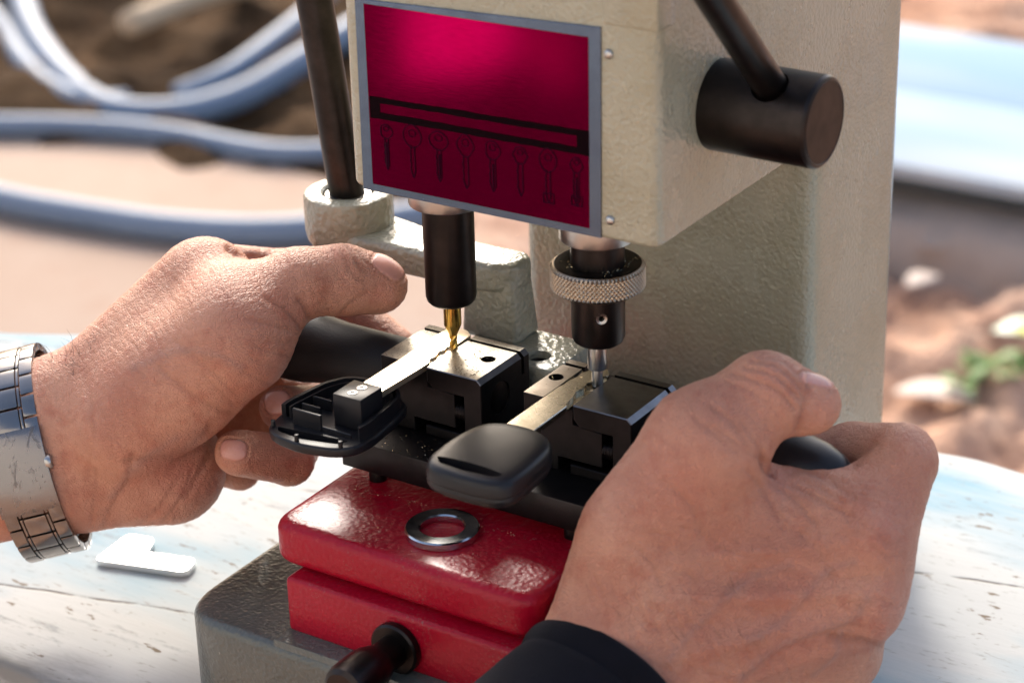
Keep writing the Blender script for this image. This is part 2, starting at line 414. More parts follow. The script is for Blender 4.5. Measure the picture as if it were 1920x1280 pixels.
for z in (101.4, 56.8):
    b = new(); lathe(b, [(1.35,0),(1.3,-.45),(1.0,-.85),(.5,-1.05),(.1,-1.1)], (62.7,-16.0,z), (0,1,0), 24); part('rivet', b, SATIN, MC)
# lever hub and lever
HC = (76.5, 15.7, 81.1)
b = new(); lathe(b, [(11.6,-.5),(12.1,.1),(12.2,1),(12.2,30.0),(11.7,30.8),(11.0,31.1),(10.7,30.9),(10.6,31.0)], HC, (1,0,0), 72); hub = part('lever_hub', b, DARKR, MC)
ld = Vector((0,-36.9,37.1)).normalized(); lp = Vector((95.0, 17.5, 82.6))
boolop(hub, [lathe(new(), [(5.0,2),(5.0,30)], lp, ld, 40)])
b = new(); cyl(b, 4.35, -6, 120, lp, ld, .5, 40); part('lever', b, DARKR, MC)

# swing arm with its ring at the left, post and foot
def capsule_loop(bm, pts, zt, zb):     # a bar of changing width, seen from above, with rounded edges
    pass
b = new()
A = [(-62,44),(-48,42.5),(-30,38.5),(-9,37.5),(2,38),(5.5,34),(5,26),(0,22.5),(-12,21.5),(-26,21),(-41,21),(-50,20),(-59,19),(-68,22),(-71,32)]
prism(b, rpoly(A, 5, 5), 'z', 7.5, 16.8, 2.4, 4)
arm = part('swing_arm', b, ARMP, MC)
b = new(); lathe(b, [(11.5,9.5),(13.2,12),(13.8,15),(13.8,25.2),(13.3,26.3),(12.5,26.7),(8.6,26.7),(7.9,26),(7.8,16)], (-59.5,31.5,0), n=72); part('arm_ring', b, ARMP, MC)
b = new(); lathe(b, [(7.5,12),(7.5,25.2),(7,25.7),(4,25.7)], (-59.5,31.5,0), n=48); part('ring_bush', b, SATIN, MC)
b = new(); q0 = Vector((-59.5,31.5,22)); q1 = q0+Vector((-10.5,-3,100)); tube(b, [q0, q0.lerp(q1,.5), q1], 5.5, 40); part('lift_rod', b, DARKR, MC)
b = new()
Vp = [(-12.5,24,13),(4.5,24,13),(4.5,36,13),(-12.5,36,13),(-14.5,24,-9),(6,24,-9),(6,38,-9),(-14.5,38,-9)]
vs = [b.verts.new(v) for v in Vp]
for f in ((0,1,2,3),(7,6,5,4),(0,4,5,1),(1,5,6,2),(2,6,7,3),(3,7,4,0)): b.faces.new([vs[i] for i in f])
bmesh.ops.bevel(b, geom=b.edges[:], offset=2.5, segments=4, profile=.5, affect='EDGES'); part('arm_post', b, ARMP, MC)
b = new(); prism(b, rpoly([(-10,14),(24.5,14),(24.5,38),(-10,38)], 3, 5), 'z', -21, -8.2, 1.2, 3); ft = part('arm_foot', b, ARMP, MC)
boolop(ft, [cyl(new(), 3.7, -12, -7, (15.0,21.8,0), ch=0, n=40)])
b = new(); lathe(b, [(1.7,-14),(1.7,-10.3),(3.2,-10.3),(3.45,-10.6),(3.45,-13)], (15.0,21.8,0), n=32, cap=False); part('foot_screw', b, DARK, MC)

# ------------------------------------------------------------------ keys
K1 = thing('car_key', 'car key in an open black plastic head with two screws, under the gold cutter', 'key', (-8,-40,-8))
b = new(); prism(b, rpoly([(-8.9,9.2),(-8.4,-34.5),(-.2,-34.5),(.35,-16.5),(.2,9.0),(-3,11.6),(-6,11.6)], [1,0,0,0,1,2,2], 3), 'z', -1.75, .15, .18, 1)
kb = part('blade', b, BRASS, K1)
pts = spline([(.9,-13.5),(.1,-12),(-1.0,-10.4),(-.7,-8),(-1.6,-5),(-.9,-3),(-1.5,-1.2),(-.3,0),(.9,.2)], 4)
b = new(); prism(b, [(p[0],p[1]) for p in pts]+[(3,.3),(3,-13.6)], 'z', -.75, 1)
boolop(kb, [b])
# plastic block round the blade end
b = new(); box(b, -9.2, .4, -45.3, -35.2, -7.6, 2, .3, 2); part('blade_holder', b, BLKP, K1)
for sx, sy in ((-4.2,-38.4),(-4.6,-42.2)):
    b = new(); cyl(b, 1.55, 1.8, 2.2, (sx,sy,0), ch=.15, n=24); s_ = part('screw', b, SATIN, K1)
    boolop(s_, [box(new(), sx-1, sx+1, sy-.2, sy+.2, 2.0, 3), box(new(), sx-.2, sx+.2, sy-1, sy+1, 2.0, 3)])
# head tray: rim, floor, loop slot, ribs
out = [(-25.5,-55.5),(-27.2,-47),(-25.2,-31),(-21.0,-23.5),(-14,-21.2),(-5,-21.5),(1.0,-25.3),(2.9,-33),(4.6,-47),(3.4,-54.2),(-1.5,-58.0),(-11.5,-60.2),(-21,-58.8)]
out = [tuple(p) for p in rpoly([(x+.6,y+.2) for x,y in out], 3.0, 4)]
cxy = np.mean(out, axis=0)
def inset(P, d):
    r = []
    for x, y in P:
        v = np.array([x,y])-cxy; L_ = np.linalg.norm(v); r.append(tuple(cxy+v*(1-d/L_)))
    return r
b = new(); prism(b, out, 'z', -10.6, -7.6, .9, 3); tr = part('head_shell', b, BLKP, K1)
slot = rpoly([(-22.5,-54.2),(-13,-53.6),(-3,-52.6),(1,-51.6),(-2.5,-54.8),(-12,-56.6),(-20,-56.0)], 1.2, 3)
b1 = new(); prism(b1, rpoly([(-22.4,-54.0),(-12,-53.0),(.5,-51.2),(-1,-54.4),(-12,-57.0),(-20.5,-56.2)], 1.2, 3), 'z', -9.6, -5)
boolop(tr, [b1])
i1, i2 = inset(out, 1.6), inset(out, 2.8)
# wall only round the sides and back
def wall(P, Q, z0, z1, ymin):
    bm = new(); n = len(P)
    keep = [i for i in range(n) if P[i][1] > ymin]
    # rotate so that the kept run is contiguous
    st = next(i for i in range(n) if i in keep and (i-1) % n not in keep); run = []
    i = st
    while i % n in keep and len(run) < n: run.append(i % n); i += 1
    A = [[bm.verts.new((*P[i], z0)), bm.verts.new((*P[i], z1)), bm.verts.new((*Q[i], z1)), bm.verts.new((*Q[i], z0))] for i in run]
    for a, c in zip(A, A[1:]):
        for k in range(4): bm.faces.new((a[k], a[(k+1)%4], c[(k+1)%4], c[k]))
    bm.faces.new(A[0]); bm.faces.new(A[-1][::-1]); return bm
part('shell_wall', wall(i1, i2, -7.8, -3.6, -50.5), BLKP, K1, 40)
i3, i4 = inset(out, 3.7), inset(out, 4.4)
part('shell_wall', wall(i3, i4, -7.8, -4.3, -48.0), BLKP, K1, 40)
b = new()
box(b, -19.6, -9.8, -50.6, -49.6, -8, -2.9, .2, 1); box(b, -9.9, 0.2, -50.3, -49.6, -8, -6.2, .2, 1)
box(b, -21, -14.5, -44.6, -43.9, -8, -4.2, .15, 1); box(b, -21, -14.5, -39.4, -38.8, -8, -4.2, .15, 1)
box(b, 1.4, 2.0, -46.5, -33.5, -8, -4.2, .15, 1); box(b, .4, 2.0, -34.1, -33.5, -8, -4.2, .15, 1)
part('rib', b, BLKP, K1)
for px, py in ((-23.2,-54.6),(-12.2,-58.3),(.6,-55.4)):
    b = new(); cyl(b, .65, -7.8, -5.7, (px,py,0), ch=.1, n=16); part('locating_pin', b, BLKP, K1)

K2 = thing('car_key', 'finished car key with closed smooth black plastic head, under the steel tracer pin', 'key', (48,-45,-7))
b = new(); prism(b, rpoly([(40.3,7.2),(40.2,-36),(48.9,-36),(48.7,6.2),(46,9.4),(43,9.8)], [1,0,0,1.5,2,2], 3), 'z', -1.9, .15, .2, 1)
kb = part('blade', b, NICK, K2)
pts = spline([(50,-18),(48.2,-16),(47.4,-13),(47.0,-10.5),(46.2,-7.6),(46.8,-4.6),(46.1,-1.8),(47.1,.8),(46.6,2.4),(48.0,4.4),(50,5.2)], 5)
b = new(); prism(b, [(p[0],p[1]) for p in pts], 'z', -.95, 1)
pts = spline([(39,-8),(40.7,-6.4),(40.9,-2.5),(41.5,.5),(41.2,3),(42.2,5.2),(42.6,8.8),(41,10.5),(39,11)], 4)
b2 = new(); prism(b2, [(p[0],p[1]) for p in pts], 'z', -.9, 1)
boolop(kb, [b, b2])
out = spline([(33.4,-60.5),(32.8,-52),(33.6,-43),(35.8,-37.0),(40.5,-33.9),(48,-33.2),(54.6,-35.2),(58.8,-40.5),(60.3,-48),(61.0,-58),(60.0,-63.6),(56.0,-66.2),(48,-67),(40,-66.4),(35.6,-64.4),(33.4,-60.5)], 4)[:-1]
# pillow-shaped head lofted from offset outlines
c0 = np.mean([p[:2] for p in out], axis=0); V = []; F = []; n = len(out)
lay = [(.78,-6.9),(.90,-6.7),(.965,-6.0),(.995,-5.0),(1.0,-4.2),(.985,-3.6),(.985,-3.4),(1.0,-3.0),(.995,-1.0),(.97,.2),(.93,.9),(.86,1.35),(.7,1.6),(.5,1.75),(.3,1.85),(.1,1.9)]
for s, z in lay:
    for p in out: V.append((c0[0]+(p[0]-c0[0])*s, c0[1]+(p[1]-c0[1])*s, z))
for j in range(len(lay)-1):
    for i in range(n): F.append((j*n+i, j*n+(i+1)%n, (j+1)*n+(i+1)%n, (j+1)*n+i))
F.append(list(range(n))[::-1]); F.append([(len(lay)-1)*n+i for i in range(n)])
kh = raw('key_head', V, F, BLKP, K2, 60)
b = new(); prism(b, rpoly([(36.2,-60.6),(44,-59.9),(52,-59.9),(57.5,-60.8),(55.5,-63.0),(47,-63.9),(39,-63.3)], 1.2, 4), 'z', -12, 4)
boolop(kh, [b])

# ------------------------------------------------------------------ washer and bracket
b = new(); cw = onz(829, 985, -32.2)
lathe(b, [(6.3,-34.5),(6.1,-34.2),(6.1,-32.6),(6.5,-32.2),(10.0,-32.2),(10.4,-32.6),(10.4,-34.3),(10.1,-34.6),(6.3,-34.5)], (cw[0],cw[1],0), n=96, cap=False)
tag(recenter(part('washer', b, STEEL, None)), 'thick polished steel washer lying flat on the red carriage', 'washer')
b = new(); prism(b, rpoly([(-131.5,-22.5),(-99.5,-13.5),(-102.5,-4.6),(-119.5,-9.5),(-123.5,-1.0),(-133.5,-3.5)], [2.5,3.5,3,.8,3,3], 5), 'z', -99.9, -97.6, .25, 1)
tag(recenter(part('metal_bracket', b, m_metal('zinc', (.78,.78,.78), .38, .9, var=.1, c2=(.74,.74,.74)), None)), 'small L-shaped plate of bright bare metal lying on the white table', 'bracket')
SUN_AZ, SUN_EL, SKY, SUN, EXPO = -40, 35, .15, 1.5, 1.13
# ------------------------------------------------------------------ hands: blended solids turned into one skin surface
def smin(a, b, k):
    h = np.clip(.5+.5*(b-a)/k, 0, 1); return b*(1-h)+a*h-k*h*(1-h)
def H(p): u, v, d = p; return np.array([(u-960)*d/FPX, -(v-640)*d/FPX, d])   # view-aligned millimetres
def cone(P, a, b, ra, rb, flat=None):
    ab = b-a; L2 = ab@ab; ap = P-a; t = np.clip((ap@ab)/L2, 0, 1)
    q = ap - t[...,None]*ab
    if flat is not None:
        n, s = flat; n = np.array(n, float); n -= ab*(n@ab)/L2; n /= np.linalg.norm(n); c = q@n; q = q + (s-1)*c[...,None]*n
    return np.linalg.norm(q, axis=-1) - (ra+(rb-ra)*t)
def field(P, prims):
    D = None
    for pr in prims:
        typ, a, b, k = pr[0], pr[1], pr[2], pr[3]; fl = pr[4] if len(pr) > 4 else None
        A, B = H(a[:3]), H(b[:3]); d = cone(P, A, B, a[3]*a[2]/FPX, b[3]*b[2]/FPX, fl)
        if D is None: D = d
        elif typ == '+': D = smin(D, d, k)
        else: D = -smin(-D, d, k)            # carve
    return D.astype(np.float32)
def surface(prims, lo, hi, h):
    n = np.ceil((hi-lo)/h).astype(int)+1
    # coarse pass to find blocks near the surface
    B = 8; nb = np.ceil(n/B).astype(int); n = nb*B+1
    F = np.full(n, 9., np.float32)
    cc = np.stack(np.meshgrid(*[lo[i]+(np.arange(nb[i])+.5)*B*h for i in range(3)], indexing='ij'), -1)
    D = field(cc.reshape(-1,3), prims).reshape(nb); F = np.repeat(np.repeat(np.repeat(D,B,0),B,1),B,2)
    F = np.pad(F, ((0,1),)*3, mode='edge').astype(np.float32)
    idx = np.argwhere(np.abs(D) < B*h*1.1+1.5); r = np.arange(B+1)*h
    loc = np.stack(np.meshgrid(r, r, r, indexing='ij'), -1).reshape(-1,3)
    for c in range(0, len(idx), 400):
        ch = idx[c:c+400]; P = (lo+ch*B*h)[:,None,:]+loc[None]; v = field(P.reshape(-1,3), prims).reshape(len(ch),B+1,B+1,B+1)
        for (i,j,k), w in zip(ch*B, v): F[i:i+B+1, j:j+B+1, k:k+B+1] = w
    S_ = F < 0; nc = np.array(F.shape)-1
    cor = [(a,b,c) for a in (0,1) for b in (0,1) for c in (0,1)]
    sl = lambda c: tuple(slice(c[i], c[i]+nc[i]) for i in range(3))
    cnt = sum(S_[sl(c)].astype(np.int8) for c in cor); act = (cnt > 0)&(cnt < 8)
    ijk = np.argwhere(act); vid = -np.ones(nc, int); vid[act] = np.arange(len(ijk))
    val = np.stack([F[ijk[:,0]+c[0], ijk[:,1]+c[1], ijk[:,2]+c[2]] for c in cor], 1)
    acc = np.zeros((len(ijk),3)); num = np.zeros(len(ijk))
    for a in range(8):
        for b_ in range(a+1, 8):
            d = np.array(cor[b_])-np.array(cor[a])
            if abs(d).sum() != 1: continue
            m = (val[:,a] < 0) != (val[:,b_] < 0); t = val[:,a]/(val[:,a]-val[:,b_]+1e-12)
            acc += np.where(m[:,None], np.array(cor[a])+t[:,None]*d, 0); num += m
    V = lo+(ijk+acc/num[:,None])*h; Q = []
    for ax in range(3):
        o1, o2 = [(1,2),(2,0),(0,1)][ax]
        a = S_[tuple(slice(0,-1) if i == ax else slice(1,-1) for i in range(3))]
        b_ = S_[tuple(slice(1,None) if i == ax else slice(1,-1) for i in range(3))]
        e = np.argwhere(a != b_); e[:, [o1,o2]] += 1; s = S_[tuple(e.T)]
        def vv(d1, d2):
            q = e.copy(); q[:,o1] -= d1; q[:,o2] -= d2; return vid[tuple(q.T)]
        q = np.stack([vv(0,0), vv(1,0), vv(1,1), vv(0,1)], 1); q[~s] = q[~s][:, ::-1]; Q.append(q)
    Q = np.concatenate(Q); Q = Q[(Q >= 0).all(1)]
    return V, Q
def normals(V, Q):
    n = np.cross(V[Q[:,2]]-V[Q[:,0]], V[Q[:,3]]-V[Q[:,1]]); N = np.zeros_like(V)
    for k in range(4): np.add.at(N, Q[:,k], n)
    return N/(np.linalg.norm(N, axis=1, keepdims=True)+1e-9)
def relax(V, Q, it=3):
    for _ in range(it):
        A = np.zeros_like(V); c = np.zeros(len(V))
        for k in range(4):
            np.add.at(A, Q[:,k], V[Q[:,(k+1)%4]]+V[Q[:,k-1]]); np.add.at(c, Q[:,k], 2)
        V = V*.5+.5*A/c[:,None]
    return V
def seg_dist(UV, poly):
    D = np.full(len(UV), 1e9)
    for a, b in zip(poly, poly[1:]):
        a, b = np.array(a[:2], float), np.array(b[:2], float); ab = b-a
        t = np.clip(((UV-a)@ab)/(ab@ab), 0, 1); D = np.minimum(D, np.linalg.norm(UV-a-t[:,None]*ab, axis=1))
    return D
def hand(name, prims, box_px, creases, nails, reds, mat, parent=None, label=None, h=.62, bulges=(), veins=()):
    (u0,v0,u1,v1,d0,d1) = box_px
    lo = np.array([(u0-960)*d1/FPX, -(v1-640)*d1/FPX, d0]); hi = np.array([(u1-960)*d0/FPX, -(v0-640)*d0/FPX, d1])
    lo = np.minimum(lo, [(u0-960)*d0/FPX, -(v1-640)*d0/FPX, d0]); hi = np.maximum(hi, [(u1-960)*d1/FPX, -(v0-640)*d1/FPX, d1])
    V, Q = surface(prims, lo, hi, h); V = relax(V, Q, 3); N = normals(V, Q)
    UV = np.stack([960+FPX*V[:,0]/V[:,2], 640-FPX*V[:,1]/V[:,2]], 1)
    vd = V/np.linalg.norm(V, axis=1, keepdims=True); face = np.clip(-(N*vd).sum(1)*3, 0, 1)
    disp = np.zeros(len(V)); cre = np.zeros(len(V))
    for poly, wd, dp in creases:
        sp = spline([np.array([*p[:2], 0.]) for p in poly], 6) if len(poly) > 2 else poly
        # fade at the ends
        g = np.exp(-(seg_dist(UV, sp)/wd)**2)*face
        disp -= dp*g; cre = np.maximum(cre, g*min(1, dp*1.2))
    for (u, v), ru, rv, ang, dp in bulges:
        c, s = math.cos(math.radians(ang)), math.sin(math.radians(ang)); du, dv = UV[:,0]-u, UV[:,1]-v
        g = np.exp(-(((du*c+dv*s)/ru)**2+((-du*s+dv*c)/rv)**2))*face; disp += dp*g
    vein = np.zeros(len(V))
    for poly, wd, dp in veins:
        g = np.exp(-(seg_dist(UV, spline([np.array([*p[:2], 0.]) for p in poly], 6))/wd)**2)*face; disp += dp*g; vein = np.maximum(vein, g)
    nail = np.zeros(len(V))
    for (u, v), ru, rv, ang, dmin, dmax in nails:
        c, s = math.cos(math.radians(ang)), math.sin(math.radians(ang)); du, dv = UV[:,0]-u, UV[:,1]-v
        a, b_ = (du*c+dv*s)/ru, (-du*s+dv*c)/rv; r = (np.abs(a)**3+np.abs(b_)**3)**(1/3)
        ok = (V[:,2] > dmin)&(V[:,2] < dmax)&(face > .05)
        inn = np.clip((1-r)/.10, 0, 1)*ok; rim = np.exp(-((r-1.03)/.07)**2)*ok; fold = np.exp(-((r-1.2)/.10)**2)*ok
        disp += .12*inn - .42*rim + .14*fold; nail = np.maximum(nail, inn)
    ph = V@np.array([.9,.5,.3]); q1 = V@np.array([-.35,.8,.2])
    wob = np.sin(q1*.55+2*np.sin(ph*.21))*1.3+np.sin(q1*.23+1.7)*2
    disp += (1-nail)*(.035*np.sin(ph*3.1+wob)+.03*np.sin(ph*1.7-q1*.9+wob*1.4)+.025*np.sin(q1*2.6+1.1*np.sin(ph*.7)))*.9
    V = V + N*disp[:,None]
    red = np.zeros(len(V))
    for (u, v, d), r, a in reds:
        p = H((u,v,d)); red = np.maximum(red, a*np.exp(-(np.linalg.norm(V-p, axis=1)/(r*d/FPX))**2))
    W = CAM + V[:,:1]*RT + V[:,1:2]*UP + V[:,2:]*fw
    me = bpy.data.meshes.new(name); me.vertices.add(len(W)); me.vertices.foreach_set('co', (W*S).astype(np.float32).ravel())
    me.loops.add(len(Q)*4); me.loops.foreach_set('vertex_index', Q.astype(np.int32).ravel())
    me.polygons.add(len(Q)); me.polygons.foreach_set('loop_start', np.arange(0, len(Q)*4, 4, dtype=np.int32))
    me.polygons.foreach_set('loop_total', np.full(len(Q), 4, np.int32)); me.update(calc_edges=True); me.validate()
    for nm, arr in (('nail', nail), ('red', red), ('crease', cre), ('vein', vein)):
        at = me.attributes.new(nm, 'FLOAT', 'POINT'); at.data.foreach_set('value', arr.astype(np.float32))
    o = link(name, me, mat, parent, 180)
    return o
def skin():
    t = NT('skin')
    A = lambda nm: t.n('Attribute', attribute_name=nm).outputs['Fac']
    big = t.noise(38, 4, .6); mid = t.noise(130, 5, .65); fine = t.noise(600, 3, .6)
    c = t.mix(t.ramp(big, [(.35,0),(.68,1)]), (.58,.285,.185), (.46,.19,.12))
    c = t.mix(t.ramp(mid, [(.5,0),(.68,.65)]), c, (.42,.14,.085))
    c = t.mix(t.ramp(fine, [(.55,0),(.75,.25)]), c, (.26,.12,.07))
    c = t.mix(t.math('MULTIPLY', A('red'), .6), c, (.50,.16,.12))
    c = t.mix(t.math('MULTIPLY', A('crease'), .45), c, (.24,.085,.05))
    c = t.mix(t.math('MULTIPLY', A('vein'), .3), c, (.27,.17,.15))
    c = t.mix(A('nail'), c, (.55,.265,.21))
    # skin grain: two crackle patterns, stretched
    w = t.n('TexNoise'); w.inputs['Scale'].default_value = 250; t.l(t.co, w.inputs['Vector'])
    sc = t.n('VectorMath', operation='SCALE'); sc.inputs['Scale'].default_value = .0018; t.l(w.outputs['Color'], sc.inputs[0])
    ad = t.n('VectorMath', operation='ADD'); t.l(t.co, ad.inputs[0]); t.l(sc.outputs[0], ad.inputs[1])
    v1 = t.voro(820, 'DISTANCE_TO_EDGE', t.map((1,.6,1.1), (0,.4,.5), ad.outputs[0])); v2 = t.voro(1500, 'DISTANCE_TO_EDGE', ad.outputs[0])
    g1 = t.ramp(v1, [(0,0),(.16,1)]); g2 = t.ramp(v2, [(0,0),(.2,1)])
    wr = t.noise(330, 3, .6, t.map((1,1,.25), (.5,.3,0)))
    hgt = t.math('ADD', t.math('MULTIPLY', g1, .55), t.math('ADD', t.math('MULTIPLY', g2, .3), t.math('MULTIPLY', wr, 1.1)))
    keep = t.math('SUBTRACT', 1.0, A('nail')); hgt = t.math('MULTIPLY', hgt, keep)
    ro = t.math('SUBTRACT', t.math('MULTIPLY_ADD', mid, .12, .42), t.math('MULTIPLY', A('nail'), .2))
    t.b.subsurface_method = 'RANDOM_WALK' if hasattr(t.b, 'subsurface_method') else t.b.subsurface_method
    return t.set(Base_Color=c, Roughness=ro, Subsurface_Weight=.12, Subsurface_Radius=(1.0,.35,.18), Subsurface_Scale=.0022, Specular_IOR_Level=.45, Normal=t.bump(hgt, .00030, .95))
SKIN = skin()

# left hand, gripping the left handle from behind with the thumb along the top
P = [
 ('+',(-200,822,692,116),(95,768,690,94),0),
 ('+',(-200,945,692,116),(100,888,690,104),10),
 ('+',(-60,880,706,90),(150,830,706,95),10),
 ('+',(110,772,690,76),(385,541,676,98),9),
 ('+',(150,830,690,105),(330,705,672,112),14),
 ('+',(250,800,668,82),(438,636,654,112),14),
 ('+',(170,893,694,98),(318,878,690,106),8),
 ('+',(180,800,712,105),(400,640,722,98),9),
 ('+',(180,870,706,98),(345,790,722,88),8),
 ('+',(438,520,704,62),(540,520,716,52),3.5),
 ('+',(540,520,716,50),(640,575,724,46),2.5),
 ('+',(640,575,724,45),(742,652,718,40),2.0),
 ('+',(452,590,660,92),(560,532,662,66),8),
 ('+',(556,530,664,64),(642,524,668,67),3),
 ('+',(642,526,668,60),(700,532,671,56),3),
 ('+',(700,532,671,50),(716,536,672,47),3),
 ('+',(400,700,728,60),(640,765,722,50),3),
 ('+',(640,765,722,46),(528,765,690,42),1.5),
 ('+',(360,760,730,60),(560,812,722,54),3),
 ('+',(560,818,720,50),(542,864,690,46),2.0),
 ('+',(542,862,690,47),(446,848,672,44),1.6),
 ('+',(330,830,722,60),(450,880,712,40),3),
]
cre = [
 ([(575,655),(560,700),(520,745),(480,782),(440,805),(410,812)],5,.0),
 ([(430,466),(445,474),(470,479),(500,478)],7,1.5),
 ([(452,468),(446,458)],4,.6),([(492,476),(484,452)],4,.6),([(510,474),(502,452)],3,.45),([(520,472),(514,455)],3,.4),
 ([(640,472),(652,498),(668,520),(684,530)],3.5,.40),([(652,466),(668,492),(688,512)],3.5,.45),([(625,472),(632,500),(645,525)],3,.28),([(668,470),(684,490),(700,500)],3,.3),
 ([(618,468),(620,490),(628,512)],3,.2),
 ([(560,560),(575,580),(580,600)],5,.6),([(500,560),(540,585),(565,618),(572,628)],4,.45),([(470,600),(520,612),(560,628)],3.5,.35),([(500,640),(535,640),(566,632)],3,.28),
 ([(636,590),(652,575),(672,560),(690,548)],4,.4),([(640,588),(660,580)],4,.3),
 ([(480,650),(520,662),(552,668)],3,.25),([(470,670),(510,688),(545,692)],3,.22),([(455,695),(495,715),(525,722)],3,.22),
 ([(300,690),(360,740),(420,770),(470,780)],6,.35),([(330,640),(400,700),(440,735)],5,.25),([(380,700),(420,740),(440,760)],4,.25),
 ([(395,800),(370,835),(330,855),(280,860),(240,866)],9,.7),([(398,812),(392,850),(372,890),(350,930)],6,.6),
 ([(250,850),(240,900),(215,940),(195,985)],6,.45),([(330,905),(300,950),(260,985)],5,.35),([(360,880),(345,925),(310,975)],4,.3),([(180,880),(178,930),(170,985)],5,.3),([(160,700),(175,800),(165,900)],6,.2),
 ([(405,900),(418,925)],4,.3),([(425,895),(432,915)],4,.3),
]
for k in range(9): cre.append(([(208+k*17,640-k*18+8),(238+k*16,650-k*15+14),(262+k*15,680-k*14+20)],2.6,.13))
for k in range(8): cre.append(([(470+k*16,500+k*2),(486+k*16,530+k*1),(492+k*17,560)],2.6,.10))
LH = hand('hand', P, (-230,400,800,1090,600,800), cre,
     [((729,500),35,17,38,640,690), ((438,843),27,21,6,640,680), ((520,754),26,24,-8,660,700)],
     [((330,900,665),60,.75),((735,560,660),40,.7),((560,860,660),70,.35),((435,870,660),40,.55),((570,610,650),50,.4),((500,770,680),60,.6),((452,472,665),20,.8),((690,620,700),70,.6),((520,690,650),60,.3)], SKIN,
     bulges=[((648,478),26,20,20,.7),((400,520),60,45,-40,.5),((740,555),18,22,0,.6),((555,640),22,30,20,.5),((300,600),50,90,40,.35)],
     veins=[([(250,690),(330,660),(400,665),(450,690)],9,.2),([(210,930),(260,870),(330,820)],8,.15)])
tag(LH, 'left hand with the steel watch, thumb stretched over the black left handle', 'hand')

# right hand, back towards the camera, on the right handle
P = [
 ('+',(900,1520,574,132),(1160,1262,599,140),0),
 ('+',(980,1600,590,120),(1225,1330,612,120),10),
 ('+',(1160,1262,600,140),(1184,1120,598,136),12),
 ('+',(1250,1350,610,140),(1330,1180,604,130),12),
 ('+',(1196,1000,592,112),(1326,836,587,112),9),
 ('+',(1326,832,588,110),(1432,740,588,76),5),
 ('+',(1432,738,588,76),(1448,742,588,74),4),
 ('+',(1445,742,588,68),(1506,756,590,57),3),
 ('+',(1506,756,590,56),(1524,758,590,53),3),
 ('+',(1250,1120,600,128),(1370,985,598,105),10),
 ('+',(1370,975,600,104),(1565,965,602,92),7),
 ('+',(1300,1150,602,128),(1600,1020,600,106),8),
 ('+',(1615,1010,600,100),(1690,872,606,67),5),
 ('+',(1690,855,609,64),(1600,846,622,54),3),
 ('+',(1600,846,622,52),(1500,860,628,48),2.5),
 ('+',(1300,1200,604,128),(1592,1115,602,106),8),
 ('+',(1592,1110,605,98),(1640,1030,655,62),3),('+',(1640,1030,655,60),(1540,930,655,55),3),
 ('+',(1290,1290,612,128),(1560,1215,614,94),7),
 ('+',(1555,1212,616,90),(1580,1130,660,60),3),('+',(1580,1130,660,60),(1480,1000,665,52),3),
 ('+',(1250,1380,620,125),(1480,1335,628,95),8),
 ('+',(1480,1335,628,80),(1500,1200,668,55),3),
]
cre = [
 ([(1437,868),(1450,880),(1452,890)],7,1.0),([(1430,850),(1434,880),(1450,888)],6,.9),
 ([(1470,893),(1510,880),(1560,905),(1600,930)],7,.45),([(1455,900),(1500,915),(1545,940),(1590,962)],6,.4),([(1520,885),(1570,898),(1620,925)],5,.3),
 ([(1500,900),(1540,915),(1580,940)],5,.3),
 ([(1375,700),(1410,712),(1455,730),(1490,765)],4,.45),([(1395,688),(1440,700),(1475,722),(1500,748)],4,.5),([(1410,678),(1455,690),(1490,715),(1508,742)],4,.5),([(1425,672),(1465,678),(1495,702)],4,.4),([(1360,715),(1400,730),(1440,755)],4,.3),
 ([(1515,703),(1512,735),(1505,775),(1495,805)],6,.6),
 ([(1335,800),(1380,830),(1410,850),(1432,862)],5,.3),([(1390,790),(1410,820),(1432,850)],4,.3),
 ([(1640,832),(1618,850),(1600,872)],7,.5),
 ([(1600,900),(1640,925),(1690,940)],5,.18),([(1620,930),(1660,955),(1700,965)],5,.15),
]
for k in range(16): cre.append(([(1090+k*24,1085+k*9-(k%3)*14),(1108+k*24,1115+k*8),(1118+k*25,1150+k*8+(k%4)*8)],3.4,.2))
cre += [([(1655,1214),(1610,1200),(1560,1196)],8,.9),([(1445,905),(1490,935),(1530,980)],6,.4),([(1400,880),(1440,930),(1470,990)],6,.35),([(1330,760),(1370,790),(1400,830)],5,.4),([(1300,780),(1340,815),(1385,850)],5,.35),([(1640,1000),(1665,1020),(1690,1010)],4,.3),([(1630,1020),(1660,1040),(1695,1035)],4,.3),([(1650,1120),(1672,1135),(1692,1130)],4,.3),([(1500,1000),(1540,1040),(1560,1080)],6,.3),([(1240,900),(1290,940),(1320,1000)],7,.3),([(1180,1020),(1220,1050),(1240,1100)],6,.3)]
for k in range(60):
    q = random.Random(k); u0_, v0_ = q.uniform(1180,1600), q.uniform(960,1260); cre.append(([(u0_,v0_),(u0_+18,v0_+q.uniform(-4,8)),(u0_+q.uniform(30,55),v0_+q.uniform(4,18))],2.8,.22))
for k in range(7): cre.append(([(1560+k*14,905+k*9),(1600+k*12,900+k*13),(1650+k*8,905+k*16)],3,.2))
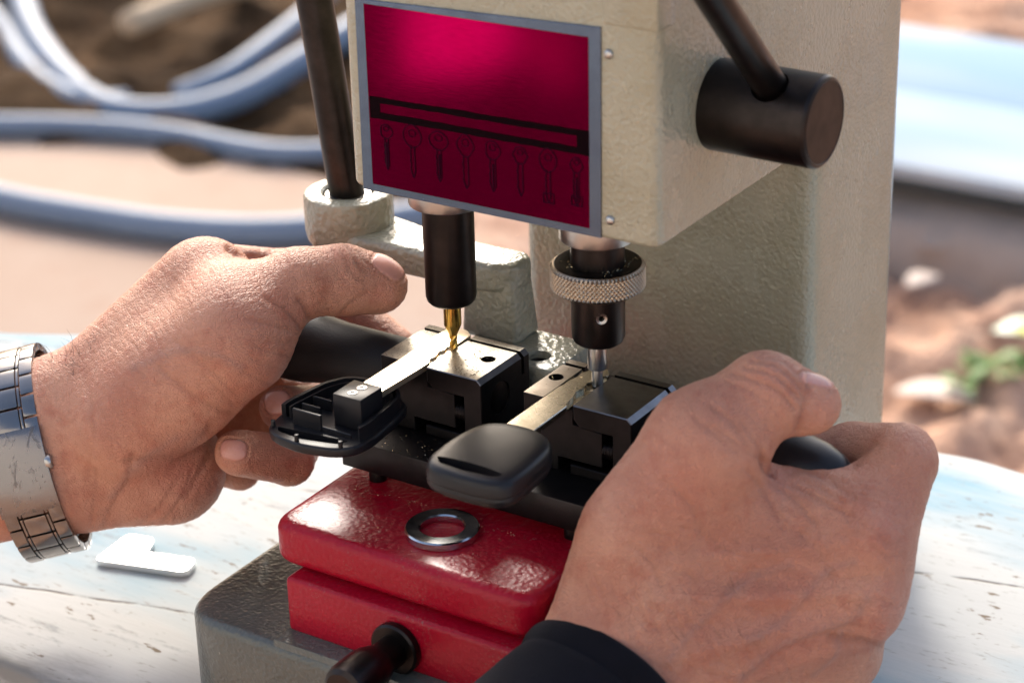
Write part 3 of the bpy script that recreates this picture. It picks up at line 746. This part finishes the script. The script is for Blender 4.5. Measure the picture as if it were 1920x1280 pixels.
RH = hand('hand', P, (860,620,1800,1480,520,720), cre,
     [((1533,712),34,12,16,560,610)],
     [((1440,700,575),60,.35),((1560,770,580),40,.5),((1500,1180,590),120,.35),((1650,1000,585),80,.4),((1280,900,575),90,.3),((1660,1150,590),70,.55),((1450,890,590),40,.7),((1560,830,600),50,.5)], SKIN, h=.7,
     bulges=[((1445,690),40,28,25,.8),((1650,1005),42,52,10,1.7),((1648,1140),42,45,0,1.5),((1630,1080),50,16,-8,-.9),((1590,1185),50,16,-12,-.9),((1700,860),35,30,0,.6),((1590,960),50,20,-20,-.5),((1560,1235),50,40,0,.7),((1420,1035),170,17,-6,.95),((1440,1118),180,16,-2,1.0),((1300,860),60,50,-40,.5),((1420,1195),160,15,-14,1.0),((1430,1078),150,18,-4,-.6),((1430,1158),150,18,-8,-.7),((1170,1090),60,120,15,-.6),((1340,1010),90,70,-30,-.7),((1690,930),30,70,10,-.5),((1500,1240),120,9,-22,.6),((1300,1180),120,60,-30,-.6),((1250,1060),50,90,20,-.5)],
     veins=[([(1380,1275),(1450,1215),(1530,1180),(1590,1160),(1620,1120)],8,.75),([(1400,1200),(1470,1160),(1540,1080),(1600,1055)],7,.6),([(1250,1240),(1330,1150),(1400,1090),(1480,1060)],8,.55),([(1520,1260),(1560,1220),(1575,1190)],8,.6)])
tag(RH, 'right hand in a navy sleeve, wrapped round the black right handle', 'hand')

# fine dark hairs on the wrist
bm = new(); rr = random.Random(4)
for k in range(46):
    u = rr.uniform(95,290); v = 668-(u-95)*.12 - max(0,u-170)*.72 + rr.uniform(-2,46); a = H((u,v,672)); 
    L_ = rr.uniform(3,7.5); an = rr.uniform(1.2,2.7)
    pts = []
    for s in (0,.33,.66,1): q = a+np.array([math.cos(an+s*.6)*L_*s, math.sin(an+s*.6)*L_*s, -6+2*s]); pts.append(CAM+RT*q[0]+UP*q[1]+fw*(q[2]+3))
    tube(bm, pts, [.06,.05,.04,.015], 4)
part('hair', bm, m_flat('dark_hair', (.02,.013,.01), .5), LH, 180)

bm = new(); rr = random.Random(9)
for k in range(150):
    u, v = rr.uniform(1080,1420), rr.uniform(1010,1210); q = RT*0
    d0 = 598-136*598/FPX*.5-8
    # find the skin under the hair root from the hand mesh
    org = Vector(CAM*S); dr = Vector(hp(u,v,600)*S)-org; hit, loc, nor, _ = RH.ray_cast(org, dr.normalized())
    if not hit: continue
    n_ = np.array(nor); lp_ = np.array(loc)/S; t_ = RT*math.cos(-.9+rr.uniform(-.5,.5))*-1+UP*.9; t_ = t_-n_*(t_@n_); t_ /= np.linalg.norm(t_); L_ = rr.uniform(3,7)
    tube(bm, [lp_+t_*L_*s+n_*(.25+L_*.22*s*(1-.4*s)) for s in (0,.35,.7,1)], [.055,.05,.035,.012], 4)
part('hair', bm, bpy.data.materials['dark_hair'], RH, 180)

# sleeve
c1 = H((1160,1276,600))
ax = np.array([.60,.65,.47]); ax /= np.linalg.norm(ax); v1 = np.cross(ax, [0,0,1.]); v1 /= np.linalg.norm(v1); v2 = np.cross(v1, ax)
V = []; F = []; NA = 96
prof = [(-14,.2,20.6),(-13,0,22.4),(-1.2,0,22.6),(-.2,.1,23.0),(.2,0,23.9),(-.3,0,24.8),(-1.6,0,25.3),(-4,0,25.4),(-7.0,0,25.0),(-7.8,0,24.4),(-8.6,0,25.0),(-11,.6,25.9),(-16,1,26.6),(-24,1.2,27.4),(-34,1.2,29),(-48,1.3,31),(-70,1.3,34)]
for h_, wv, r in prof:
    for i in range(NA):
        a = 2*PI*i/NA; rr_ = 1.03*r*(1+.012*math.sin(3*a+h_*.3)+.006*math.sin(7*a-h_*.2))+wv*.3*math.sin(5*a+h_*.5)
        tilt = h_ + 3.5*math.cos(a)*0
        p = c1 + ax*(tilt-2) + v1*math.cos(a)*rr_*1.0 + v2*math.sin(a)*rr_*1.0 + np.array([0,0,-1.0])
        V.append(CAM+RT*p[0]+UP*p[1]+fw*p[2])
for j in range(len(prof)-1):
    for i in range(NA): F.append((j*NA+i, j*NA+(i+1)%NA, (j+1)*NA+(i+1)%NA, (j+1)*NA+i))
raw('sleeve', V, F, CLOTH, RH, 180)

# watch on the left wrist
WT = thing('wristwatch', 'steel link wristwatch worn on the left wrist, folding clasp towards the camera', 'watch', tuple(hp(60,1030,690)))
ctr = H((66,848,697)); down = np.array([.235,-.97,0]); down /= np.linalg.norm(down); side = np.array([.97,.235,0]); back = np.array([0,0,1.])
ea, eb = 31.0, 26.4
def ell(t, r=0):
    p = ctr + down*math.sin(t)*(ea+r) - back*math.cos(t)*(eb+r); return p
ts = np.linspace(-PI, PI, 2001); pp = np.array([ell(t) for t in ts]); s_ = np.concatenate([[0], np.cumsum(np.linalg.norm(np.diff(pp, axis=0), axis=1))])
s0_ = np.interp(0, ts, s_)
def wf(s):                                    # frame at arc length s from the nearest point
    t = np.interp(s0_+s, s_, ts); p = ell(t); q = ell(t+.01)-ell(t-.01); q /= np.linalg.norm(q); n = np.cross(side, q); n /= np.linalg.norm(n)
    if (p-ctr)@n < 0: n = -n
    return p, q, n
def plate_(bm, sA, sB, x0, x1, r0, r1, nn=4, bev=.25):
    A = []
    for i in range(nn+1):
        p, q, n = wf(sA+(sB-sA)*i/nn)
        A.append([bm.verts.new(CAM+(lambda w: RT*w[0]+UP*w[1]+fw*w[2])(p+side*x+n*r)) for x, r in ((x0,r0),(x1,r0),(x1,r1),(x0,r1))])
    fs = []
    for a, b_ in zip(A, A[1:]):
        for k in range(4): fs.append(bm.faces.new((a[k], a[(k+1)%4], b_[(k+1)%4], b_[k])))
    fs += [bm.faces.new(A[0][::-1]), bm.faces.new(A[-1])]
    bmesh.ops.recalc_face_normals(bm, faces=fs)
    if bev:
        es = [e for e in {e for f in fs for e in f.edges} if len(e.link_faces) == 2 and e.calc_face_angle(0) > .9]
        bmesh.ops.bevel(bm, geom=es, offset=bev, segments=2, profile=.6, affect='EDGES')
pit_ = 6.9; first = True
tot = s_[-1]; smax = tot*.5-20
for sgn in (-1, 1):
    s = 15.0 if sgn > 0 else 3.4; k = 0
    while s+pit_ < smax+6:
        a, b_ = (s, s+pit_) if sgn > 0 else (-s-pit_, -s); g = .34
        bm = new()
        for x0, x1 in ((-8.6,-4.7),(4.7,8.6)): plate_(bm, a+g, b_-g, x0, x1, -.9, 1.35)
        for x0, x1 in ((-4.35,-3.6),(3.6,4.35)): plate_(bm, a+g-pit_*.5, b_-g-pit_*.5, x0, x1, -.8, 1.15, bev=.18)
        plate_(bm, a+g-pit_*.5, b_-g-pit_*.5, -3.3, 3.3, -.9, 1.3)
        part('link', bm, CHROME, WT, 40); s += pit_; k += 1
bm = new(); plate_(bm, -7.2, 16.6, -8.9, 8.9, 1.0, 2.5, 12, .3)
def clasp_mat():
    t = NT('scratched_clasp'); n1 = t.noise(500, 4, .7, t.map((1,.08,.3), (.3,.2,.9))); n2 = t.noise(450, 4, .7, t.map((.1,1,.3), (.1,.5,-.5)))
    sc = t.math('MAXIMUM', t.ramp(n1, [(.60,0),(.66,1)]), t.ramp(n2, [(.62,0),(.68,1)]))
    return t.set(Base_Color=t.mix(sc, (.25,.235,.23), (.17,.16,.155)), Roughness=t.math('MULTIPLY_ADD', sc, .2, .26), Metallic=1., Normal=t.bump(sc, .00003, .6))
part('clasp', bm, clasp_mat(), WT, 40)
for x, s in ((9.1,3.4),(-9.1,4.9)):
    p, q, n = wf(s); c = p+side*x+n*.9; b = new(); W_ = lambda w: RT*w[0]+UP*w[1]+fw*w[2]
    lathe(b, [(1.9,-.9),(2.2,-.4),(2.2,.4),(1.9,.9)], tuple(CAM+W_(c)), tuple(W_(side)), 28); part('clasp_button', b, SATIN, WT)
p, q, n = wf(tot*.5-.01); W_ = lambda w: RT*w[0]+UP*w[1]+fw*w[2]
b = new(); lathe(b, [(17,-2),(19,-1),(19.2,3),(18.4,4.6),(16.8,5.2),(16.2,4.6)], tuple(CAM+W_(ctr+back*(eb-.2))), tuple(W_(back)), 64); part('watch_case', b, CHROME, WT)
# ------------------------------------------------------------------ table, ground, far things
def paint_white():
    t = NT('white_paint_on_wood'); a = math.radians(-15)
    v = t.map((1,1,1), (0,0,a)); st = t.map((.10,1,1), (0,0,a)); st2 = t.map((.25,1,1), (0,0,a))
    n1 = t.noise(9, 4, .6, t.map((.35,1,1), (0,0,a))); n2 = t.noise(45, 5, .7, st)
    c = t.mix(t.ramp(n1, [(.46,0),(.60,.9)]), (.46,.47,.46), (.17,.33,.42))
    c = t.mix(t.ramp(n2, [(.45,.0),(.7,.6)]), c, (.52,.525,.515))
    n3 = t.noise(70, 6, .7, st2); c = t.mix(t.ramp(n3, [(.60,0),(.70,.8)]), c, (.20,.215,.22))
    n4 = t.noise(230, 4, .6, t.map((.45,1,1), (0,0,a))); c = t.mix(t.ramp(n4, [(.65,0),(.70,.95)]), c, (.16,.12,.08))
    n5 = t.noise(620, 3, .6, st2); c = t.mix(t.ramp(n5, [(.62,0),(.70,.7)]), c, (.28,.27,.25))
    # joints between planks
    sx = t.n('SeparateXYZ'); t.l(v, sx.inputs[0])
    wob = t.math('MULTIPLY_ADD', t.noise(25, 3, .5), .006, -.003)
    y = t.math('ADD', sx.outputs['Y'], wob)
    fr = t.math('ABSOLUTE', t.math('SUBTRACT', t.math('FRACT', t.math('ADD', t.math('DIVIDE', y, .085), .37)), .5))
    gap = t.ramp(fr, [(.0,1),(.012,0)]); brk = t.ramp(t.noise(60,4,.6), [(.42,0),(.55,1)])
    g = t.math('MULTIPLY', gap, brk); c = t.mix(g, c, (.14,.12,.10))
    gm = t.n('NewGeometry'); sp = t.n('SeparateXYZ'); t.l(gm.outputs['Position'], sp.inputs[0])
    yy = t.math('ADD', sp.outputs['Y'], t.math('MULTIPLY', t.noise(60, 5, .7, st2), -.035))
    c = t.mix(t.ramp(t.math('MULTIPLY_ADD', yy, 20, 2.0), [(.02,.9),(.22,0)]), c, (.20,.20,.19))
    h = t.math('SUBTRACT', t.math('ADD', t.math('MULTIPLY', n3, .5), t.math('MULTIPLY', n2, .7)), g)
    return t.set(Base_Color=c, Roughness=.8, Specular_IOR_Level=.12, Normal=t.bump(h, .0005, .8))
WHITE = paint_white()
tp = [(-900,-92),(-300,-86),(-150,-81.5),(-117,-80.5),(-100,-81.5),(-60,-83),(40,-82),(220,-84),(600,-86),(760,-60),(520,120),(250,176),(140,189),(104,191),(86,193),(74,191),(40,186),(-60,170),(-179,148),(-235,129),(-293,99),(-600,60),(-900,40)]
b = new(); prism(b, rpoly(tp, 8, 4), 'z', -128, -100, 2.5, 3)
tab = part('table_top', b, WHITE, None); tab['kind'] = 'structure'; tab.name = 'table'
recenter(tab)
# worn grey strip and open joint at the near left edge of the table
def soil():
    t = NT('red_soil'); n = t.noise(2.2, 6, .65); n2 = t.noise(14, 6, .7); n3 = t.noise(60, 4, .6)
    c = t.mix(t.ramp(n, [(.35,0),(.65,1)]), (.50,.27,.17), (.62,.42,.31))
    c = t.mix(t.ramp(n2, [(.45,0),(.7,.8)]), c, (.28,.14,.09))
    c = t.mix(t.ramp(n3, [(.6,0),(.7,.6)]), c, (.48,.33,.24))
    return t.set(Base_Color=c, Roughness=.95, Specular_IOR_Level=.1, Normal=t.bump(t.math('ADD', n2, t.math('MULTIPLY', n3, .4)), .02, 1))
SOIL = soil()
# ground sheet with clods, fine near the scene and coarse far away
gx = np.concatenate([np.array([-60000,-20000,-8000,-5000]), np.arange(-3600,1000,17), np.array([3000,8000,20000,60000])])
gy = np.concatenate([np.array([-60000,-20000,-8000,-3000]), np.arange(700,3600,17), np.array([6000,9000,20000,60000])])
X, Y = np.meshgrid(gx, gy, indexing='ij')
def vnoise(X, Y, s, seed):
    r = np.random.default_rng(seed); G = r.random((256,256)); x = X/s; y = Y/s
    xi = np.floor(x).astype(int); yi = np.floor(y).astype(int); fx = x-xi; fy = y-yi
    fx = fx*fx*(3-2*fx); fy = fy*fy*(3-2*fy); g = lambda a,b: G[a % 256, b % 256]
    return (g(xi,yi)*(1-fx)+g(xi+1,yi)*fx)*(1-fy)+(g(xi,yi+1)*(1-fx)+g(xi+1,yi+1)*fx)*fy
flat = np.clip((X+1000)/400, 0, 1)             # rough clods on the right, trodden ground on the left
Z = -700 + (vnoise(X,Y,260,1)-.5)*26 + np.maximum(0, vnoise(X,Y,70,2)-.55)*95*(flat*.9+.1) + np.abs(vnoise(X,Y,34,3)-.5)*62*(flat*.85+.15) + (vnoise(X,Y,19,4)-.5)*16*flat
far_ = (np.abs(X) > 4500)|(np.abs(Y) > 5500); Z[far_] = -700
nx, ny = X.shape; V = np.stack([X, Y, Z], -1).reshape(-1,3)
I = np.arange(nx*ny).reshape(nx,ny); F = np.stack([I[:-1,:-1], I[1:,:-1], I[1:,1:], I[:-1,1:]], -1).reshape(-1,4)
g = raw('ground', V, F, SOIL, None, 180); g['kind'] = 'structure'
# pale dry slab of paving on the left, where the sun falls
def conc():
    t = NT('pale_dusty_paving'); n = t.noise(3, 5, .6); n2 = t.noise(18, 5, .6)
    c = t.mix(t.ramp(n, [(.3,0),(.7,1)]), (.40,.285,.215), (.47,.355,.28)); c = t.mix(t.ramp(n2, [(.55,0),(.7,.5)]), c, (.40,.25,.18))
    return t.set(Base_Color=c, Roughness=.9, Specular_IOR_Level=.15)
def gp(u, v, z=-690): p = onz(u, v, z); return (p[0], p[1])
pv = [gp(-500,250), gp(0,262), gp(130,268), gp(330,300), gp(520,345), gp(700,395), gp(900,480), gp(1000,640), gp(900,900), gp(-900,900)]
b = new(); prism(b, rpoly(pv, 60, 4), 'z', -720, -664, 6, 2); o = part('paving', b, conc(), None); o['kind'] = 'structure'
# mound of soil behind, its dark colour standing in for cast shade
def shaded_soil():
    t = NT('shade_dark_soil'); n = t.noise(7, 6, .7); n2 = t.noise(22, 6, .7)
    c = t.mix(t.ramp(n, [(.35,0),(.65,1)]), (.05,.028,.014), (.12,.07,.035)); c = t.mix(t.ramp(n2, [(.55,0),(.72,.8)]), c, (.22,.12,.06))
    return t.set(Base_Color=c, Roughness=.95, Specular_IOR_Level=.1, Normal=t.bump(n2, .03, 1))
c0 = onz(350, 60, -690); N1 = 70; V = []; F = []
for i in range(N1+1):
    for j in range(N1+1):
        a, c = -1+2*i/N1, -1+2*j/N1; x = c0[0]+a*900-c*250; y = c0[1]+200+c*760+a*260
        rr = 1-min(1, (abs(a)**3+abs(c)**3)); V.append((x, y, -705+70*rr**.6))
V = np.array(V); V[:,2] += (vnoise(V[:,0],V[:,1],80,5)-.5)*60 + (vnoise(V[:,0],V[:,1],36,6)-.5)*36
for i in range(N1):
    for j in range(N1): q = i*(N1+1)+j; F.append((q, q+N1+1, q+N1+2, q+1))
tag(raw('shaded_soil', V, F, shaded_soil(), None, 180), 'mound of soil and dead leaves, coloured dark in place of shade, behind the loops of hose', 'shaded_soil', kind='stuff')
# blue garden hoses
def m_hose():
    t = NT('blue_hose'); c = t.mix(t.noise(12,3), (.13,.18,.26), (.21,.27,.36))
    return t.set(Base_Color=c, Roughness=.5)
HOSE = m_hose()
def hose(pts, r, label):
    P = [onz(u, v, z) for u, v, z in pts]; b = new(); tube(b, spline(P, 10), r, 16)
    o = part('garden_hose', b, HOSE, None, 180); tag(recenter(o), label, 'hose', 'loops of blue hose on the ground')
hose([(-60,-160,-560),(20,-60,-600),(62,60,-630),(130,150,-645),(210,205,-650),(330,212,-650),(450,180,-640),(560,118,-620),(690,40,-600),(900,-90,-590)], 19, 'blue hose of the large top loop, coming down from the upper left corner')
hose([(-200,238,-650),(-60,236,-650),(80,236,-650),(220,242,-650),(340,256,-652),(440,276,-652),(530,288,-652),(640,284,-652),(800,258,-652)], 14, 'blue hose lying almost straight across the middle, below the big loop')
hose([(-160,330,-650),(0,374,-648),(150,402,-648),(320,426,-648),(480,434,-648),(620,426,-648),(820,400,-648)], 17, 'pale blue hose lowest in the picture, on sunlit paving just above the left hand')
hose([(-120,-60,-610),(-10,30,-640),(40,110,-640),(90,160,-650),(160,190,-650),(240,190,-655)], 14, 'blue hose at the far left edge, joining the large loop from outside')
hose([(330,178,-640),(420,140,-625),(500,85,-612),(580,20,-605),(660,-60,-600)], 13, 'darker blue hose inside the large loop, just above its right arm')
b = new(); p0, p1 = onz(238,46,-580), onz(520,-42,-590); tube(b, spline([p0, (p0+p1)/2+np.array([0,0,8]), p1], 6), 17, 10)
tag(recenter(part('wooden_stick', b, m_flat('bare_wood', (.55,.41,.27), .8), None, 180)), 'pale broken wooden stick lying on the soil coloured as shaded inside the hose loop', 'stick')
# bench at the back right
def bench_mat():
    t = NT('pale_blue_bench_paint'); n = t.noise(2.4, 4, .6, t.map((.3,1,1))); c = t.mix(t.ramp(n, [(.4,0),(.6,1)]), (.52,.54,.55), (.25,.38,.52))
    return t.set(Base_Color=c, Roughness=.8, Specular_IOR_Level=.12)
BN = bench_mat()
bt = thing('bench', 'long low bench with white and pale blue boards at the right behind the machine', 'bench', (0,1500,-700))
f0, f1 = onz(1600,292,-590), onz(1960,358,-590); k0, k1 = onz(1600,30,-590), onz(1960,98,-590)
d_ = (f1-f0)/np.linalg.norm(f1-f0); f0, f1 = f0-d_*40, f1+d_*900; k0, k1 = k0-d_*40, k1+d_*900
def lerp(a, c, s): return a+(c-a)*s
for s0, s1 in ((0,.497),(.5,1)):
    pl_ = [lerp(f0,k0,s0)[:2], lerp(f1,k1,s0)[:2], lerp(f1,k1,s1)[:2], lerp(f0,k0,s1)[:2]]
    b = new(); prism(b, [tuple(p) for p in pl_], 'z', -605, -590, 3, 2); part('board', b, BN, bt)
pl_ = [lerp(f0,k0,.03)[:2], lerp(f1,k1,.03)[:2], lerp(f1,k1,.08)[:2], lerp(f0,k0,.08)[:2]]
b = new(); prism(b, [tuple(p) for p in pl_], 'z', -624, -605.5, 2, 1); part('apron', b, m_flat('dark_bench_wood', (.03,.045,.055), .6), bt)
for s in (.012,.9):
    for w in (.1,.9):
        c_ = lerp(lerp(f0,f1,s), lerp(k0,k1,s), w); b = new(); box(b, c_[0]-25, c_[0]+25, c_[1]-25, c_[1]+25, -700, -612.5, 3); part('leg', b, m_flat('bench_leg_wood', (.05,.05,.05), .7), bt)
# unseen patches added before the table, shaped for the red plate to reflect
def refl(u, v, z):
    q = fw + RT*(u-960)/FPX - UP*(v-640)/FPX; P0 = CAM + q*((-16.7-CAM[1])/q[1]); q = q*np.array([1,-1,1]); return tuple((P0+q*((z-P0[2])/q[2]))[:2])
refl_dark = m_flat('reflect_dark', (.045,.042,.045), .85)
b = new(); prism(b, rpoly([refl(600,-90,-690), refl(600,520,-690), refl(1190,560,-690), refl(1190,-90,-690)], 40, 3), 'z', -720, -690, 0); o = part('plate_reflect_dark', b, refl_dark, None); o['kind'] = 'structure'
b = new(); prism(b, rpoly([refl(766,-60,-684), refl(756,140,-684), refl(935,132,-684), refl(960,88,-684), refl(940,-60,-684)], 30, 3), 'z', -700, -684, 0); o = part('plate_reflect_pale', b, m_flat('reflect_pale', (.80,.78,.74), .8), None); o['kind'] = 'structure'
b = new(); prism(b, rpoly([refl(962,40,-685), refl(960,100,-685), refl(1040,150,-685), refl(1075,190,-685), refl(1095,120,-685), refl(1060,40,-685)], 60, 3), 'z', -700, -685.5, 0); o = part('plate_reflect_mid', b, m_flat('reflect_mid', (.30,.26,.24), .9), None); o['kind'] = 'structure'
# pale ground and wall added behind the photographer to bounce fill light
b = new(); prism(b, [(-9000,-9000),(9000,-9000),(9000,-150),(-9000,-150)], 'z', -740, -694, 0); o = part('bounce_yard', b, m_flat('bounce_yard_paint', (.48,.455,.43), .9), None); o['kind'] = 'structure'
wb = new(); box(wb, -2600, 3600, -3000, -2800, -695, 2300, 8); tag(recenter(part('bounce_wall', wb, m_flat('bounce_wall_paint', (.50,.51,.51), .9), None)), 'plain pale wall added behind the photographer to bounce light, outside the picture', 'wall')
# low grey-brown bank added before the bench in place of its shadow band
k0_, k1_ = onz(1560,478,-700), onz(2300,680,-700); kd = (k1_-k0_)/np.linalg.norm(k1_-k0_); kn = np.array([-kd[1],kd[0],0]); V = []; F = []; nk = 80; pr = [(0,-705),(6,-680),(14,-655),(40,-640),(80,-634),(140,-632),(180,-650),(200,-705)]
for i in range(nk+1):
    for j, (o_, z_) in enumerate(pr):
        p = k0_+(k1_-k0_)*i/nk+kn*o_; w_ = (vnoise(np.array([p[0]*1.0+j*90]),np.array([p[1]]),40,8)[0]-.5)*(26 if j > 1 else 10); V.append((p[0]+kn[0]*w_, p[1]+kn[1]*w_, z_+w_*.8))
for i in range(nk):
    for j in range(len(pr)-1): q = i*len(pr)+j; F.append((q, q+1, q+len(pr)+1, q+len(pr)))
o = raw('shade_bank', V, F, m_flat('shade_bank_tone', (.36,.28,.23), .95), None, 60); o['kind'] = 'structure'
# litter and seedlings on the soil
LEAFD = m_flat('dry_leaf', (.62,.50,.42), .7); LEAFY = m_flat('yellow_leaf', (.62,.58,.05), .6); LEAFG = m_flat('seedling_green', (.12,.22,.04), .6)
def leaf(bm, c, L_, w, az, lift, curl=.3):
    n = 8; A = []; B = []; Cn = []
    dx, dy = math.cos(az), math.sin(az)
    for i in range(n+1):
        s = i/n; ww = w*math.sin(PI*min(1, s*.96+.02))**.8; z = c[2]+L_*lift*s-L_*curl*s*s
        x, y = c[0]+dx*L_*s, c[1]+dy*L_*s
        A.append(bm.verts.new((x-dy*ww, y+dx*ww, z+ww*.3))); B.append(bm.verts.new((x+dy*ww, y-dx*ww, z+ww*.3))); Cn.append(bm.verts.new((x,y,z)))
    for i in range(n):
        bm.faces.new((A[i],A[i+1],Cn[i+1],Cn[i])); bm.faces.new((Cn[i],Cn[i+1],B[i+1],B[i]))
def solid(o, th=.8):
    m = o.modifiers.new('s','SOLIDIFY'); m.thickness = th*S; return o
for u, v, L_, w, az, lab in ((1676,735,75,20,.3,'large pale dry leaf on red soil beside the right edge of the column'),(1700,538,46,15,1.2,'small pale dry leaf on red soil just under the bench shadow')):
    c_ = onz(u, v, -672); b = new(); leaf(b, c_, L_, w, az, .1, .1); tag(recenter(solid(part('dry_leaf', b, LEAFD, None))), lab, 'leaf', 'dry leaves on the soil')
c_ = onz(1862,622,-660); b = new(); leaf(b, c_, 60, 22, .2, .3, .4); tag(recenter(solid(part('pale_leaf', b, m_flat('pale_leaf', (.72,.78,.60), .5), None))), 'pale green-white leaf with a yellow one behind it at the right edge', 'leaf')
c_ = onz(1898,612,-650); b = new(); leaf(b, c_, 75, 24, -.3, .3, .4); tag(recenter(solid(part('yellow_leaf', b, LEAFY, None))), 'bright yellow leaf at the right edge of the picture', 'leaf')
for i, (u, v) in enumerate(((1800,760),(1838,725),(1905,730))):
    c_ = onz(u, v, -690); t_ = thing('seedling', ['small green seedling nearest the column','small green seedling in the middle of three','small green seedling at the right edge of the picture'][i]+' on the red soil', 'seedling', tuple(c_), 'seedlings on the soil')
    b = new()
    for k in range(7): leaf(b, (c_[0],c_[1],c_[2]+14), random.uniform(22,40), random.uniform(5,9), k*.9+random.random(), random.uniform(.5,1.1), .5)
    solid(part('leaves', b, LEAFG, t_), .5)
    b = new(); tube(b, [(c_[0],c_[1],c_[2]-10),(c_[0],c_[1],c_[2]+16)], 1.5, 8); part('stem', b, LEAFG, t_)

# metal shavings
def flakes(name, label, areas, mat, hit=None):
    V = []; F = []
    for x0, x1, y0, y1, z, n, smin, smax in areas:
        for _ in range(n):
            x, y = RNG.uniform(x0,x1), RNG.uniform(y0,y1); s = RNG.uniform(smin,smax); a = RNG.uniform(0,6.28); k = len(V); t = RNG.uniform(.3,1)
            for i in range(4):
                aa = a+i*PI/2+RNG.uniform(-.4,.4); V.append((x+s*math.cos(aa)*(1 if i%2 else t*.6), y+s*math.sin(aa)*(1 if i%2 else t*.6), z+RNG.uniform(.02,.12)+s*.35*(i==0)))
            F += [(k,k+1,k+2,k+3)]
    return tag(solid(recenter(raw(name, V, F, mat, None, 0)), .04), label, 'shavings', kind='stuff')
CHIP = m_metal('brass_chips', (.85,.72,.48), .25, 1., var=.1)
DCHIP = m_metal('dark_chips', (.06,.045,.03), .5, .6, var=.1)
flakes('brass_shavings', 'tiny bright brass shavings scattered over the vise, the slab and the red carriage', [(-19,18,-29,-16,-21.25,130,.14,.36),(20,33,-28,8,-21.25,60,.14,.36),(-14.5,-9.5,-14,5,0,14,.12,.25),(1.5,17,-14,5,0,50,.12,.26),(10,24,15,19,-8.1,18,.12,.3),(4,40,-50,-30,-34.55,110,.10,.2),(-15,50,-33,-30,-34.55,120,.10,.22),(-15,50,-56,-50,-34.58,50,.08,.18),(35,41,-15,5,0,14,.12,.25),(37,48,-4,4,.2,14,.12,.3),(40,58,-8,8,36.6,150,.16,.45)], CHIP)
flakes('dark_shavings', 'dark specks of swarf on the bright tops of the left vise', [(1.5,17,-14.5,5,0,130,.12,.30),(8,17,-4,5,0,60,.12,.36),(-14.5,-9.3,-14,5,0,60,.12,.26),(-14,19,7.2,9.6,0,40,.1,.25)], DCHIP)
# ------------------------------------------------------------------ light
az = math.radians(SUN_AZ); el = math.radians(SUN_EL)     # azimuth from +Y towards +X
sv = Vector((math.sin(az)*math.cos(el), math.cos(az)*math.cos(el), math.sin(el)))
w = bpy.data.worlds.new('World'); scene.world = w; w.use_nodes = True; nt = w.node_tree
sky = nt.nodes.new('ShaderNodeTexSky'); sky.sky_type = 'NISHITA'; sky.sun_disc = False
sky.sun_elevation = el; sky.sun_rotation = az; sky.air_density = .9; sky.dust_density = 4.0; sky.ozone_density = .4
bg = nt.nodes['Background']; bg.inputs['Strength'].default_value = SKY
nt.links.new(sky.outputs[0], bg.inputs['Color'])
L = bpy.data.lights.new('sun', 'SUN'); L.energy = SUN; L.angle = math.radians(10); L.color = (1,.95,.87)
lo = bpy.data.objects.new('sun', L); COL.objects.link(lo); lo.rotation_euler = sv.to_track_quat('Z','Y').to_euler(); lo.location = (0,0,2)
scene.view_settings.view_transform = 'Standard'; scene.view_settings.look = 'None'
scene.view_settings.exposure = EXPO; scene.view_settings.gamma = 1
scene.render.engine = 'CYCLES'
scene.render.resolution_x = 1024; scene.render.resolution_y = 682
for o in scene.objects:
    if 'mm' in o: del o['mm']
